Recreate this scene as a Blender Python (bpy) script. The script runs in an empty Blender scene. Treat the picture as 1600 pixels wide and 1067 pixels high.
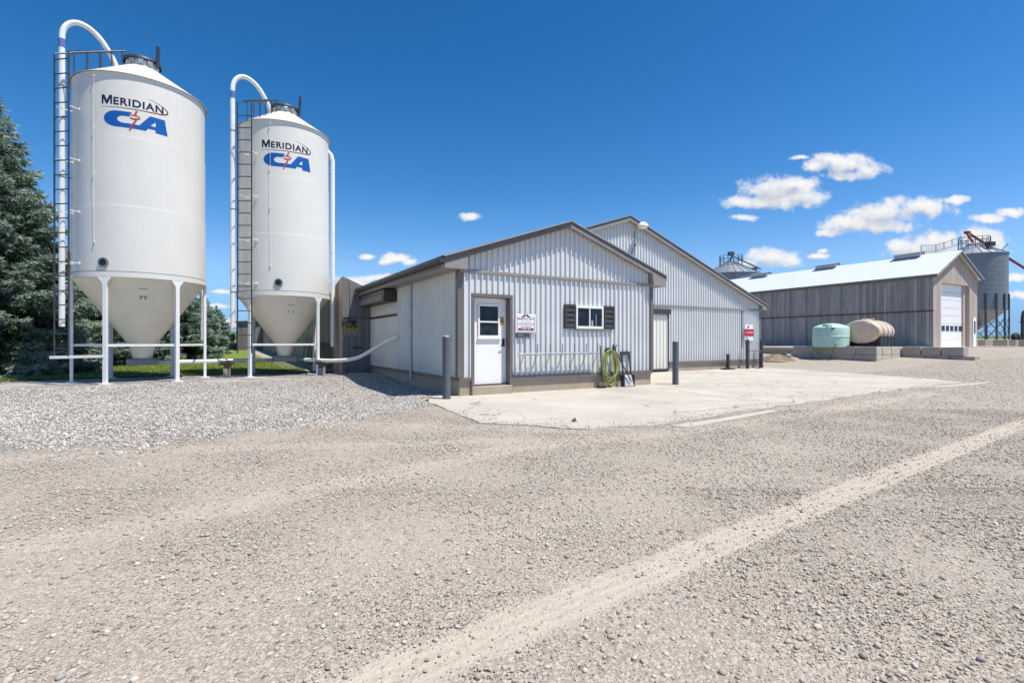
import bpy, bmesh, math, random
import numpy as np
from mathutils import Vector, Matrix
random.seed(7); RNG = np.random.default_rng(11)
scene = bpy.context.scene
COL = scene.collection
R_ = math.radians
CAMH = 1.22
# ------------------------------------------------------------------ camera
cd = bpy.data.cameras.new('camera'); cam = bpy.data.objects.new('camera', cd); COL.objects.link(cam)
cam.location = (0, 0, CAMH); cam.rotation_euler = (R_(90), 0, 0)
cd.sensor_width = 36; cd.lens = 17.55; cd.clip_start = 0.05; cd.clip_end = 6000
scene.camera = cam

# ------------------------------------------------------------------ materials
class NT:
    def __init__(s, m):
        s.t = m.node_tree; s.n = s.t.nodes; s.l = s.t.links
    def add(s, typ, **kw):
        n = s.n.new(typ)
        for k, v in kw.items():
            if k.startswith('i_'):
                key = k[2:]; key = int(key) if key.isdigit() else key.replace('_', ' ')
                sock = n.inputs[key]
                if hasattr(v, 'links') or isinstance(v, bpy.types.NodeSocket): s.l.new(v, sock)
                else: sock.default_value = v
            else: setattr(n, k, v)
        return n
    def link(s, a, b): s.l.new(a, b)
    def math(s, op, a, b=None, c=None, clamp=False):
        n = s.n.new('ShaderNodeMath'); n.operation = op; n.use_clamp = clamp
        for i, v in enumerate((a, b, c)):
            if v is None: continue
            if isinstance(v, bpy.types.NodeSocket): s.l.new(v, n.inputs[i])
            else: n.inputs[i].default_value = v
        return n.outputs[0]
    def mix(s, f, a, b, mode='MIX'):
        n = s.n.new('ShaderNodeMix'); n.data_type = 'RGBA'; n.blend_type = mode
        for sock, v in ((n.inputs[0], f), (n.inputs[6], a), (n.inputs[7], b)):
            if isinstance(v, bpy.types.NodeSocket): s.l.new(v, sock)
            elif isinstance(v, (int, float)): sock.default_value = v
            else: sock.default_value = (*v, 1)
        return n.outputs[2]
    def ramp(s, f, pts, interp='LINEAR'):
        n = s.n.new('ShaderNodeValToRGB'); n.color_ramp.interpolation = interp
        e = n.color_ramp.elements
        while len(e) < len(pts): e.new(0.5)
        for el, (p, c) in zip(e, pts):
            el.position = p; el.color = (*c, 1) if not isinstance(c, (int, float)) else (c, c, c, 1)
        s.l.new(f, n.inputs[0]); return n.outputs[0]
    def noise(s, vec, scale, detail=3, rough=.55, dist=0):
        n = s.add('ShaderNodeTexNoise', i_Scale=scale, i_Detail=detail, i_Roughness=rough, i_Distortion=dist)
        if vec is not None: s.l.new(vec, n.inputs['Vector'])
        return n.outputs['Fac']
    def voro(s, vec, scale, feature='F1', rnd=1):
        n = s.n.new('ShaderNodeTexVoronoi'); n.feature = feature
        n.inputs['Scale'].default_value = scale; n.inputs['Randomness'].default_value = rnd
        s.l.new(vec, n.inputs['Vector']); return n
    def mapping(s, vec, scale=(1, 1, 1), loc=(0, 0, 0), rot=(0, 0, 0)):
        n = s.n.new('ShaderNodeMapping'); s.l.new(vec, n.inputs[0])
        n.inputs['Scale'].default_value = scale; n.inputs['Location'].default_value = loc; n.inputs['Rotation'].default_value = rot
        return n.outputs[0]

def newmat(name):
    m = bpy.data.materials.new(name); m.use_nodes = True
    t = NT(m); t.n.clear()
    out = t.n.new('ShaderNodeOutputMaterial'); p = t.n.new('ShaderNodeBsdfPrincipled')
    t.l.new(p.outputs[0], out.inputs[0])
    tc = t.n.new('ShaderNodeTexCoord')
    t.p = p; t.obj = tc.outputs['Object']; t.gen = tc.outputs['Generated']
    geo = t.n.new('ShaderNodeNewGeometry'); t.pos = geo.outputs['Position']
    return m, t

def setv(t, key, v):
    s = t.p.inputs[key]
    if isinstance(v, bpy.types.NodeSocket): t.l.new(v, s)
    elif isinstance(v, tuple) and len(v) == 3: s.default_value = (*v, 1)
    else: s.default_value = v

def bump(t, h, strength, dist=.01):
    b = t.n.new('ShaderNodeBump'); b.inputs['Strength'].default_value = strength; b.inputs['Distance'].default_value = dist
    t.l.new(h, b.inputs['Height']); t.l.new(b.outputs[0], t.p.inputs['Normal']); return b

def simple(name, col, rough=.5, metal=0, var=.12, scale=4, bmp=0, bscale=60, streak=0, dirt=None, spec=.5, coat=0):
    """plain surface with noise-driven tone, roughness, optional vertical streaks and dirt"""
    m, t = newmat(name)
    n = t.noise(t.obj, scale, 5)
    c = t.mix(t.ramp(n, [(.3, 0.), (.7, 1.)]), tuple(x*(1-var) for x in col), tuple(min(1, x*(1+var)) for x in col))
    if streak:
        s = t.noise(t.mapping(t.obj, (9, 9, .35)), 1.0, 4)
        c = t.mix(t.math('MULTIPLY', t.ramp(s, [(.48, 0.), (.75, 1.)]), streak), c, dirt or tuple(x*.45 for x in col))
    setv(t, 'Base Color', c)
    setv(t, 'Roughness', t.math('MULTIPLY_ADD', n, .25*rough, rough*.87)); setv(t, 'Metallic', metal)
    setv(t, 'Specular IOR Level', spec)
    if coat: setv(t, 'Coat Weight', coat)
    if bmp: bump(t, t.noise(t.obj, bscale, 4), bmp, .01)
    return m

MAT = {}
MAT['silo'] = simple('silo_paint', (.75, .715, .635), .34, 0, .03, 1.2, .04, 3, .10, (.55, .52, .46))
MAT['hopper'] = simple('hopper_paint', (.85, .77, .61), .42, 0, .04, 2, .05, 5, .16, (.5, .45, .36))
MAT['white'] = simple('white_paint', (.82, .81, .78), .4, 0, .04, 5, .05, 30, .12)
MAT['door_white'] = simple('door_paint', (.86, .85, .82), .38, 0, .03, 3, .03, 20)
MAT['pvc'] = simple('white_pipe', (.80, .79, .75), .35, 0, .05, 6, 0, 0, .1)
MAT['darksteel'] = simple('dark_steel', (.055, .06, .075), .5, .3, .25, 12)
MAT['galv'] = simple('galvanised_steel', (.42, .45, .48), .42, .75, .18, 8, .1, 40)
MAT['galvdull'] = simple('weathered_galvanised', (.235, .25, .265), .5, .35, .15, 3, .05, 20, .25)
MAT['scoop'] = simple('worn_aluminium', (.50, .48, .46), .45, .25, .25, 12)
MAT['taupe'] = simple('taupe_trim', (.155, .138, .128), .45, 0, .1, 6, .05, 30)
MAT['taupe_light'] = simple('taupe_soffit', (.28, .25, .235), .5, 0, .08, 6)
MAT['brown'] = simple('dark_brown_trim', (.052, .044, .040), .45, 0, .15, 6)
MAT['roofsteel'] = simple('pale_roof_steel', (.62, .65, .66), .55, 0, .04, 3, .03, 20, .1)
MAT['roofdull'] = simple('grey_roof_steel', (.33, .33, .34), .55, .2, .08, 3, .03, 20, .1)
MAT['ventsteel'] = simple('vent_steel', (.46, .47, .47), .5, .3, .1, 3)
MAT['bollard'] = simple('bollard_paint', (.088, .098, .115), .5, 0, .15, 7, .1, 30, .25, (.25, .24, .22))
MAT['block'] = None
MAT['black'] = simple('black_plastic', (.015, .015, .017), .45, 0, .2, 8)
MAT['rubber'] = simple('black_rubber', (.02, .02, .02), .8, 0, .2, 8)
MAT['greentank'] = simple('green_polythene', (.46, .68, .58), .35, 0, .05, 3, 0, 0, .08)
MAT['tantank'] = simple('tan_fibreglass', (.70, .53, .385), .42, 0, .10, 2.5, .05, 20, .35, (.42, .27, .13))
MAT['hose'] = simple('yellow_green_hose', (.34, .36, .075), .4, 0, .2, 20)
MAT['palehose'] = simple('pale_hose', (.62, .56, .30), .5, 0, .15, 8)
MAT['bluetape'] = simple('blue_coupling', (.11, .17, .42), .4, 0, .1, 10)
MAT['red'] = simple('red_paint', (.30, .035, .03), .5, 0, .25, 4)
MAT['signwhite'] = simple('sign_white', (.80, .77, .79), .35, 0, .04, 10)
MAT['signred'] = simple('sign_red', (.50, .012, .035), .35, 0, .08, 10)
MAT['signpink'] = simple('sign_pink', (.55, .30, .35), .4, 0, .1, 10)
MAT['signgrey'] = simple('sign_grey_print', (.36, .34, .37), .4, 0, .1, 10)
MAT['ink'] = simple('dark_print', (.02, .02, .03), .4, 0, .1, 10)
MAT['navy'] = simple('navy_print', (.012, .016, .045), .35, 0, .1, 10)
MAT['maroon'] = simple('maroon_print', (.16, .012, .02), .35, 0, .15, 10)
MAT['amp'] = simple('red_print', (.50, .04, .03), .35, 0, .15, 10)
MAT['yellow'] = simple('yellow_print', (.42, .33, .07), .4, 0, .1, 10)
MAT['orange'] = simple('orange_sticker', (.72, .34, .06), .4, 0, .1, 10)
MAT['bark'] = simple('bark', (.11, .08, .06), .9, 0, .3, 14, .5, 30)
MAT['bluebin'] = simple('blue_grey_steel', (.075, .09, .11), .5, .2, .2, 5)
MAT['lens'] = simple('lamp_lens', (.75, .72, .55), .2, 0, .05, 9)
MAT['timber'] = simple('old_timber', (.13, .09, .07), .9, 0, .35, 9, .5, 40)

def glassmat(name, col, rough=.06):
    m, t = newmat(name)
    n = t.noise(t.obj, 3.5, 4)
    setv(t, 'Base Color', t.mix(t.ramp(n, [(.45, 0.), (.7, 1.)]), col, tuple(x*2.2+.01 for x in col)))
    setv(t, 'Roughness', rough); setv(t, 'Specular IOR Level', .35); return m
MAT['glass'] = glassmat('dark_window_glass', (.010, .013, .020))
MAT['shopglass'] = glassmat('door_window_glass', (.008, .014, .016))

def emblem_mat():
    m, t = newmat('blue_emblem_print')
    sx = t.n.new('ShaderNodeSeparateXYZ'); t.l.new(t.gen, sx.inputs[0])
    c = t.ramp(sx.outputs[2], [(.1, (.001, .010, .16)), (.62, (.001, .022, .25)), (.95, (.006, .10, .38))])
    setv(t, 'Base Color', c); setv(t, 'Roughness', .35); return m
MAT['emblem'] = emblem_mat()

def siding(name, col, rough=.4):
    m, t = newmat(name)
    n = t.noise(t.obj, 1.2, 5)
    st = t.noise(t.mapping(t.obj, (7, 7, .3)), 1, 5)
    c = t.mix(t.ramp(n, [(.3, 0.), (.7, 1.)]), tuple(x*.95 for x in col), tuple(min(1, x*1.03) for x in col))
    c = t.mix(t.math('MULTIPLY', t.ramp(st, [(.5, 0.), (.8, 1.)]), .13), c, (.42, .40, .36))
    sq = t.n.new('ShaderNodeSeparateXYZ'); t.l.new(t.obj, sq.inputs[0])
    wn = t.n.new('ShaderNodeTexWhiteNoise'); wn.noise_dimensions = '1D'; t.l.new(t.math('FLOOR', t.math('DIVIDE', t.math('ADD', sq.outputs[0], sq.outputs[1]), .888)), wn.inputs['W'])
    c = t.mix(t.math('MULTIPLY', wn.outputs['Value'], .11), c, (.47, .49, .50))
    # splashed dirt near the bottom edge of the sheets
    sx = t.n.new('ShaderNodeSeparateXYZ'); t.l.new(t.obj, sx.inputs[0])
    low = t.math('SUBTRACT', t.math('MULTIPLY_ADD', st, .5, .62), sx.outputs[2], clamp=True)
    c = t.mix(t.math('MULTIPLY', low, .55), c, (.44, .41, .36))
    v = t.voro(t.mapping(t.obj, (6.6, 6.6, 1.4)), 1, 'F1', .35)
    screws = t.ramp(v.outputs['Distance'], [(.02, 1.), (.045, 0.)])
    c = t.mix(t.math('MULTIPLY', screws, .6), c, (.3, .3, .3))
    setv(t, 'Base Color', c); setv(t, 'Roughness', t.math('MULTIPLY_ADD', n, .2, rough-.08))
    bump(t, t.noise(t.mapping(t.obj, (1, 1, .4)), 2.5, 3), .05, .02)
    return m
MAT['siding'] = siding('grey_blue_siding', (.665, .675, .67))
MAT['siding_side'] = siding('white_siding', (.78, .76, .68))

def boards(name, col_a, col_b, axis, pitch=.2, streak=(.08, .075, .075), gap=.35):
    m, t = newmat(name)
    sx = t.n.new('ShaderNodeSeparateXYZ'); t.l.new(t.obj, sx.inputs[0])
    ids = t.math('FLOOR', t.math('DIVIDE', sx.outputs[axis], pitch))
    wn = t.n.new('ShaderNodeTexWhiteNoise'); wn.noise_dimensions = '1D'; t.l.new(ids, wn.inputs['W'])
    cv = t.n.new('ShaderNodeCombineXYZ'); t.l.new(t.math('MULTIPLY', wn.outputs['Value'], 9.), cv.inputs[2])
    ad = t.n.new('ShaderNodeVectorMath'); ad.operation = 'ADD'; t.l.new(t.obj, ad.inputs[0]); t.l.new(cv.outputs[0], ad.inputs[1])
    sc = [22, 22, .55]
    g = t.noise(t.mapping(ad.outputs[0], tuple(sc)), 1, 6, .65)
    big = t.noise(t.mapping(ad.outputs[0], (3, 3, .8)), 1, 4)
    c = t.mix(wn.outputs['Value'], col_a, col_b)
    c = t.mix(t.math('MULTIPLY', t.ramp(g, [(.42, 0.), (.72, 1.)]), .62), c, streak)
    c = t.mix(t.math('MULTIPLY', t.ramp(big, [(.45, 0.), (.8, 1.)]), gap), c, tuple(x*.6 for x in streak))
    setv(t, 'Base Color', c); setv(t, 'Roughness', .85)
    bump(t, g, .35, .01); return m
MAT['wood_side'] = boards('weathered_boards_side', (.48, .455, .43), (.27, .26, .25), 1, .22, (.085, .08, .08))
MAT['wood_gable'] = boards('pale_tan_boards_gable', (.58, .49, .42), (.45, .375, .325), 0, .22, (.27, .205, .165), .2)  # paler, tanner board colours than on the side wall
MAT['wood_wing'] = boards('grey_boards_wall', (.235, .215, .195), (.15, .138, .13), 0, .24, (.05, .046, .043))
MAT['wood_long'] = boards('brown_boards_wall', (.62, .47, .34), (.38, .29, .22), 1, .24, (.10, .08, .06))

def concrete(name, col, cracks=0, scale=1.5, stain=.4, dark=(.18, .165, .145)):
    m, t = newmat(name)
    n1 = t.noise(t.obj, scale, 7, .62); n2 = t.noise(t.obj, scale*30, 4, .6)
    c = t.mix(t.ramp(n1, [(.3, 0.), (.72, 1.)]), tuple(x*.80 for x in col), tuple(min(1, x*1.10) for x in col))
    c = t.mix(t.math('MULTIPLY', t.ramp(n2, [(.3, 0.), (.7, 1.)]), .22), c, tuple(x*.6 for x in col))
    st = t.noise(t.mapping(t.obj, (1, 1, 1), (3, 5, 1)), scale*.7, 6, .6, .6)
    c = t.mix(t.math('MULTIPLY', t.ramp(st, [(.52, 0.), (.72, 1.)]), stain), c, dark)
    h = t.math('MULTIPLY_ADD', n2, .4, n1)
    if cracks:
        wv = t.n.new('ShaderNodeVectorMath'); wv.operation = 'MULTIPLY_ADD'
        nz = t.add('ShaderNodeTexNoise', i_Scale=1.1, i_Detail=5.); t.l.new(t.obj, nz.inputs['Vector'])
        t.l.new(nz.outputs['Color'], wv.inputs[0]); wv.inputs[1].default_value = (1.1, 1.1, 0); t.l.new(t.obj, wv.inputs[2])
        v = t.voro(wv.outputs[0], cracks, 'DISTANCE_TO_EDGE')
        fine = t.voro(wv.outputs[0], cracks*5., 'DISTANCE_TO_EDGE')
        sel = t.ramp(t.noise(t.obj, .22, 2), [(.48, 0.), (.60, 1.)])
        k = t.ramp(v.outputs['Distance'], [(.001, 1.), (.0042, 0.)])
        k2 = t.math('MULTIPLY', t.ramp(fine.outputs['Distance'], [(.004, .8), (.014, 0.)]), sel)
        k = t.math('MAXIMUM', t.math('MULTIPLY', k, .8), k2)
        c = t.mix(k, c, (.13, .11, .085))
        h = t.math('SUBTRACT', h, k)
    setv(t, 'Base Color', c); setv(t, 'Roughness', .88); setv(t, 'Specular IOR Level', .25)
    bump(t, h, .35, .012); return m
MAT['slab'] = concrete('yard_concrete', (.505, .46, .395), .26, .6, .32, (.26, .23, .195))
MAT['pad'] = concrete('pad_concrete', (.37, .345, .32), 0, .9, .35)
MAT['foundation'] = concrete('foundation_concrete', (.43, .355, .27), 0, 1.6, .45, (.15, .12, .09))
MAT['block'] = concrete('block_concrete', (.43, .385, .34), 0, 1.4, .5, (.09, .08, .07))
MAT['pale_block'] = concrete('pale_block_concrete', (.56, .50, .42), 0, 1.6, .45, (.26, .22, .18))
MAT['apron'] = concrete('apron_concrete', (.60, .57, .52), 0, .5, .2)
# ------------------------------------------------------------------ mesh builder
class MB:
    def __init__(s): s.v = []; s.f = []
    def add(s, vs, fs):
        o = len(s.v); s.v += [tuple(p) for p in vs]; s.f += [tuple(i+o for i in f) for f in fs]; return s
    def box(s, x0, x1, y0, y1, z0, z1):
        v = [(x0,y0,z0),(x1,y0,z0),(x1,y1,z0),(x0,y1,z0),(x0,y0,z1),(x1,y0,z1),(x1,y1,z1),(x0,y1,z1)]
        return s.add(v, [(0,3,2,1),(4,5,6,7),(0,1,5,4),(1,2,6,5),(2,3,7,6),(3,0,4,7)])
    def obox(s, c, ax, ay, az, hx, hy, hz):
        c = Vector(c); ax, ay, az = (Vector(a).normalized() for a in (ax, ay, az)); v = []
        for dz in (-1, 1):
            for dx, dy in ((-1,-1),(1,-1),(1,1),(-1,1)): v.append(c+ax*hx*dx+ay*hy*dy+az*hz*dz)
        return s.add(v, [(0,3,2,1),(4,5,6,7),(0,1,5,4),(1,2,6,5),(2,3,7,6),(3,0,4,7)])
    def bar(s, a, b, w, h, up=(0,0,1)):
        a = Vector(a); b = Vector(b); d = (b-a); L = d.length; d.normalize(); up = Vector(up)
        if abs(d.dot(up)) > .95: up = Vector((1,0,0))
        x = d.cross(up).normalized(); y = x.cross(d)
        return s.obox((a+b)/2, x, y, d, w/2, h/2, L/2)
    def tube(s, pts, r, n=10, caps=True):
        pts = [Vector(p) for p in pts]; rs = r if isinstance(r, (list, tuple)) else [r]*len(pts)
        o = len(s.v); prev = None; rings = []
        for i, p in enumerate(pts):
            d = (pts[min(i+1, len(pts)-1)]-pts[max(i-1, 0)]).normalized()
            if prev is None:
                u = Vector((0,0,1)) if abs(d.z) < .9 else Vector((1,0,0)); x = d.cross(u).normalized()
            else:
                x = prev-d*prev.dot(d); x.normalize()
            prev = x; y = d.cross(x)
            rings.append([p+(x*math.cos(2*math.pi*k/n)+y*math.sin(2*math.pi*k/n))*rs[i] for k in range(n)])
        vs = [q for rg in rings for q in rg]; fs = []
        for i in range(len(pts)-1):
            for k in range(n):
                fs.append((i*n+k, i*n+(k+1)%n, (i+1)*n+(k+1)%n, (i+1)*n+k))
        if caps: fs.append(tuple(range(n-1, -1, -1))); fs.append(tuple((len(pts)-1)*n+k for k in range(n)))
        return s.add(vs, fs)
    def lathe(s, prof, n=48, c=(0,0,0), capb=False, capt=False, sx=1, sy=1):
        vs = []; fs = []
        for r, z in prof:
            for k in range(n):
                a = 2*math.pi*k/n; vs.append((c[0]+r*math.cos(a)*sx, c[1]+r*math.sin(a)*sy, c[2]+z))
        for i in range(len(prof)-1):
            for k in range(n): fs.append((i*n+k, i*n+(k+1)%n, (i+1)*n+(k+1)%n, (i+1)*n+k))
        if capb: fs.append(tuple(range(n-1, -1, -1)))
        if capt: fs.append(tuple((len(prof)-1)*n+k for k in range(n)))
        return s.add(vs, fs)
    def prism(s, poly, plane, a, b):
        """poly in 2D extruded from a to b on the axis missing from plane ('xz','yz','xy')"""
        n = len(poly); vs = []
        for t in (a, b):
            for p, q in poly:
                vs.append({'xz': (p, t, q), 'yz': (t, p, q), 'xy': (p, q, t)}[plane])
        fs = [tuple(range(n)), tuple(range(2*n-1, n-1, -1))]
        for i in range(n): fs.append((i, i+n, (i+1) % n+n, (i+1) % n))
        return s.add(vs, fs)
    def mesh(s, name, smooth=None):
        me = bpy.data.meshes.new(name); me.from_pydata(s.v, [], s.f)
        bm = bmesh.new(); bm.from_mesh(me); bmesh.ops.recalc_face_normals(bm, faces=bm.faces); bm.to_mesh(me); bm.free()
        if smooth is not None:
            me.polygons.foreach_set('use_smooth', [True]*len(me.polygons)); me.set_sharp_from_angle(angle=R_(smooth))
        me.update(); return me
    def build(s, name, mat, parent=None, smooth=None, bevel=0, loc=None, recalc=True):
        me = s.mesh(name, smooth); o = bpy.data.objects.new(name, me); COL.objects.link(o)
        me.materials.append(MAT[mat] if isinstance(mat, str) else mat)
        if parent is not None: o.parent = parent
        if loc is not None: o.location = loc
        if bevel:
            b = o.modifiers.new('bevel', 'BEVEL'); b.width = bevel; b.segments = 2; b.limit_method = 'ANGLE'; b.angle_limit = R_(40)
        return o

def tag(o, label=None, cat=None, group=None, kind=None):
    if label: o['label'] = label
    if cat: o['category'] = cat
    if group: o['group'] = group
    if kind: o['kind'] = kind
    return o
def thing(name, label, cat, loc=(0,0,0), rz=0, group=None):
    o = bpy.data.objects.new(name, None); COL.objects.link(o); o.empty_display_size = .3
    o.location = loc; o.rotation_euler = (0, 0, rz); return tag(o, label, cat, group)
def copy_tree(o, parent=None):
    c = o.copy(); COL.objects.link(c)
    if parent is not None: c.parent = parent
    for ch in list(o.children): copy_tree(ch, c)
    return c
def from_np(name, V, F, mat, parent=None, attr=None, smooth=False):
    """mesh from numpy arrays, all faces with the same number of corners"""
    me = bpy.data.meshes.new(name); nv = len(V); nf, k = F.shape
    me.vertices.add(nv); me.vertices.foreach_set('co', np.ascontiguousarray(V, np.float32).ravel())
    me.loops.add(nf*k); me.loops.foreach_set('vertex_index', np.ascontiguousarray(F, np.int32).ravel())
    me.polygons.add(nf); me.polygons.foreach_set('loop_start', np.arange(0, nf*k, k, dtype=np.int32))
    if smooth: me.polygons.foreach_set('use_smooth', np.ones(nf, bool))
    for an, av in (attr or {}).items():
        a = me.attributes.new(an, 'FLOAT', 'POINT'); a.data.foreach_set('value', np.ascontiguousarray(av, np.float32))
    me.update(calc_edges=True); me.validate()
    me.materials.append(MAT[mat] if isinstance(mat, str) else mat)
    o = bpy.data.objects.new(name, me); COL.objects.link(o)
    if parent is not None: o.parent = parent
    return o

def sstep(a, b, x):
    t = np.clip((x-a)/(b-a), 0, 1); return t*t*(3-2*t)
# ------------------------------------------------------------------ frame of the farm buildings
ANG = math.atan2(.509, .861); D2 = np.array([.861, .509]); D1 = np.array([-.509, .861]); O0 = np.array([-1.176, 11.05])
def F2W(u, v): return tuple(O0+D2*u+D1*v)
def W2F(X, Y):
    dx = X-O0[0]; dy = Y-O0[1]; return dx*.861+dy*.509, -dx*.509+dy*.861

def terrain(X, Y):
    X = np.asarray(X, float); Y = np.asarray(Y, float)
    z = -.010+0*X
    z = z+.85*sstep(25, 42, .6*X+.8*Y)*sstep(-4, 8, X)
    Y0 = 18+20*sstep(-6, 8, X); t = np.maximum(0, Y-Y0-2)
    z = z+.012*t+.013*np.maximum(0, Y-60)*(1-.93*sstep(.1, .5, X/np.maximum(Y, 1)))
    u, v = W2F(X, Y)
    z = z+.10*sstep(3.2, 6.2, v)*sstep(1, -1.2, u)
    z = z+.12*np.exp(-((X+4.3)**2+(Y-16.3)**2)/1.5**2)
    # gravel rises gently against the building's side
    z = z+.006*np.sin(X*.9+1.3)*np.cos(Y*.7)*sstep(26, 18, Y)
    far = sstep(450, 900, np.hypot(X, Y)); z = z*(1-far)+far*(-10)
    return z

# ------------------------------------------------------------------ ground sheet
def ext(a, step0, end, g=1.22):
    out = []; s = step0; x = a
    while abs(x) < abs(end):
        x += s; s *= g; out.append(x)
    return out
def track_mask(X, Y):
    """worn wheel tracks: pale strips where tyres have pressed the fines bare"""
    def seg(pts, w, soft=.95):
        d = np.full(X.shape, 9.)
        for (x0, y0), (x1, y1) in zip(pts[:-1], pts[1:]):
            vx, vy = x1-x0, y1-y0; L = vx*vx+vy*vy
            t = np.clip(((X-x0)*vx+(Y-y0)*vy)/L, 0, 1)
            d = np.minimum(d, np.hypot(X-x0-t*vx, Y-y0-t*vy))
        return np.clip((1.05*w-d)/(soft*w)+.5, 0, 1)
    m = seg([(-2.5, .35), (-.43, 1.84), (1.66, 3.33), (7.74, 7.55), (16, 12.6), (30, 20)], .125, .42)
    m = np.maximum(m, .5*seg([(-4.2, 2.2), (-2.55, 3.25), (-1.3, 4.5), (0, 5.75), (1.9, 6.6), (5.2, 8.6), (10, 11.9)], .22))
    m = np.maximum(m, .42*seg([(-9, 4.9), (-5.3, 5.2), (-3.67, 5.7), (-1.8, 5.95), (-.3, 6.15), (1.2, 6.4)], .2))
    m = np.maximum(m, .3*seg([(-6, 1.6), (-3, 2.2), (-1.2, 2.6), (1.3, 4.3), (4.5, 6.6)], .35))
    m = np.maximum(m, .42*seg([(-5, 7.1), (-2.6, 7.35), (-.6, 7.2), (1.0, 6.9)], .3))
    return m
def crushed_mask(X, Y):
    """the pale crushed stone spread in front of the silo pad"""
    edge = np.interp(X, [-12, -5.5, -3.9, -2.3, -1.7, -1.2], [4.2, 5.4, 6.1, 7.6, 8.9, 10.5])+.12*np.sin(X*1.7)
    a = sstep(edge-.7, edge+1.1, Y)
    return a*sstep(-.75, -1.5, X)*sstep(20.5, 19, Y)
xs = np.array(sorted([-x for x in ext(18, .12, 2500)]+list(np.arange(-18, 20.01, .1))+ext(20, .12, 2500)))
ys = np.array(sorted([-y for y in ext(1, .3, 300, 1.5)]+list(np.arange(-1, 22.01, .1))+ext(22, .12, 2500)))
GX, GY = np.meshgrid(xs, ys)
GZ = terrain(GX, GY)
tm = track_mask(GX, GY)
GZ = GZ-.007*tm+.003*(np.sin(GX*3.1+GY*1.3)*np.sin(GY*2.3-GX*.7))*sstep(22, 16, GY)
nx, ny = len(xs), len(ys)
idx = np.arange(nx*ny).reshape(ny, nx)
GF = np.stack([idx[:-1, :-1], idx[:-1, 1:], idx[1:, 1:], idx[1:, :-1]], -1).reshape(-1, 4)
def gravel_mat():
    m, t = newmat('yard_gravel')
    at = lambda n: t.add('ShaderNodeAttribute', attribute_name=n).outputs['Fac']
    tr, cr, fi = at('track'), at('crushed'), at('field')
    big = t.noise(t.pos, .55, 5, .6); mid = t.noise(t.pos, 3.2, 5, .6); fine = t.noise(t.pos, 140, 3, .7)
    # sandy fines between stones
    sand = t.mix(t.ramp(big, [(.32, 0.), (.68, 1.)]), (.455, .395, .325), (.50, .435, .365))
    sand = t.mix(t.math('MULTIPLY', t.ramp(mid, [(.4, 0.), (.75, 1.)]), .18), sand, (.27, .22, .17))
    sand = t.mix(t.ramp(fine, [(.38, .75), (.50, 0.)]), sand, (.22, .18, .14))  # dark specks: tiny shadows among the grains painted into the colour
    # small pebbles
    v = t.voro(t.pos, 46); vc = v.outputs['Color']
    sx = t.n.new('ShaderNodeSeparateColor'); t.l.new(vc, sx.inputs[0])
    peb = t.ramp(sx.outputs[0], [(0, (.30, .26, .215)), (.3, (.41, .345, .28)), (.55, (.48, .415, .345)), (.8, (.56, .495, .42)), (1, (.36, .34, .32))])
    pm = t.math('MULTIPLY', t.ramp(v.outputs['Distance'], [(.28, 1.), (.5, 0.)]), t.math('GREATER_THAN', sx.outputs[1], .25))
    v2 = t.voro(t.pos, 19); s2 = t.n.new('ShaderNodeSeparateColor'); t.l.new(v2.outputs['Color'], s2.inputs[0])
    peb2 = t.ramp(s2.outputs[0], [(0, (.26, .23, .195)), (.35, (.43, .365, .295)), (.7, (.56, .50, .43)), (1, (.33, .31, .30))])
    pm2 = t.math('MULTIPLY', t.ramp(v2.outputs['Distance'], [(.2, 1.), (.42, 0.)]), t.math('GREATER_THAN', s2.outputs[1], .5))
    keep = t.math('SUBTRACT', 1., t.math('MULTIPLY', tr, .6))
    patch = t.ramp(t.noise(t.pos, .9, 4), [(.3, .85), (.65, 1.)])
    keep = t.math('MULTIPLY', keep, patch)
    c = t.mix(t.math('MULTIPLY', pm, keep), sand, peb)
    rim = t.math('MULTIPLY', t.ramp(v.outputs['Distance'], [(.50, 0.), (.60, .5)]), keep)
    c = t.mix(rim, c, (.17, .14, .11))  # dark gaps round the pebbles, their small shadows painted in
    c = t.mix(t.math('MULTIPLY', pm2, keep), c, peb2)
    tr = t.ramp(t.math('ADD', tr, t.math('MULTIPLY_ADD', t.noise(t.pos, 9, 5, .65), 1.1, -.58)), [(.25, 0.), (.75, 1.)])
    trn = t.math('MULTIPLY', tr, t.ramp(t.noise(t.pos, 7, 4), [(.25, .45), (.6, 1.)]))
    c = t.mix(t.math('MULTIPLY', trn, .48), c, (.55, .475, .39))
    # tread lines pressed along the main track
    sp0 = t.n.new('ShaderNodeSeparateXYZ'); t.l.new(t.pos, sp0.inputs[0])
    acr = t.math('ADD', t.math('MULTIPLY', sp0.outputs[0], -.571), t.math('MULTIPLY', sp0.outputs[1], .821)); alo = t.math('ADD', t.math('MULTIPLY', sp0.outputs[0], .821), t.math('MULTIPLY', sp0.outputs[1], .571))
    tread = t.math('MULTIPLY', t.math('MULTIPLY_ADD', t.math('SINE', t.math('MULTIPLY', acr, 95.)), .5, .5), t.math('MULTIPLY_ADD', t.math('SINE', t.math('ADD', t.math('MULTIPLY', alo, 70.), t.math('MULTIPLY', acr, 60.))), .35, .65))
    trd = t.math('MULTIPLY', t.math('MULTIPLY', tread, t.ramp(tr, [(.55, 0.), (.8, 1.)])), t.ramp(t.noise(t.pos, 2.1, 4), [(.35, .1), (.65, 1.)]))
    c = t.mix(t.math('MULTIPLY', trd, .75), c, (.40, .335, .265))
    # crushed stone
    v3 = t.voro(t.pos, 24); s3 = t.n.new('ShaderNodeSeparateColor'); t.l.new(v3.outputs['Color'], s3.inputs[0])
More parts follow.
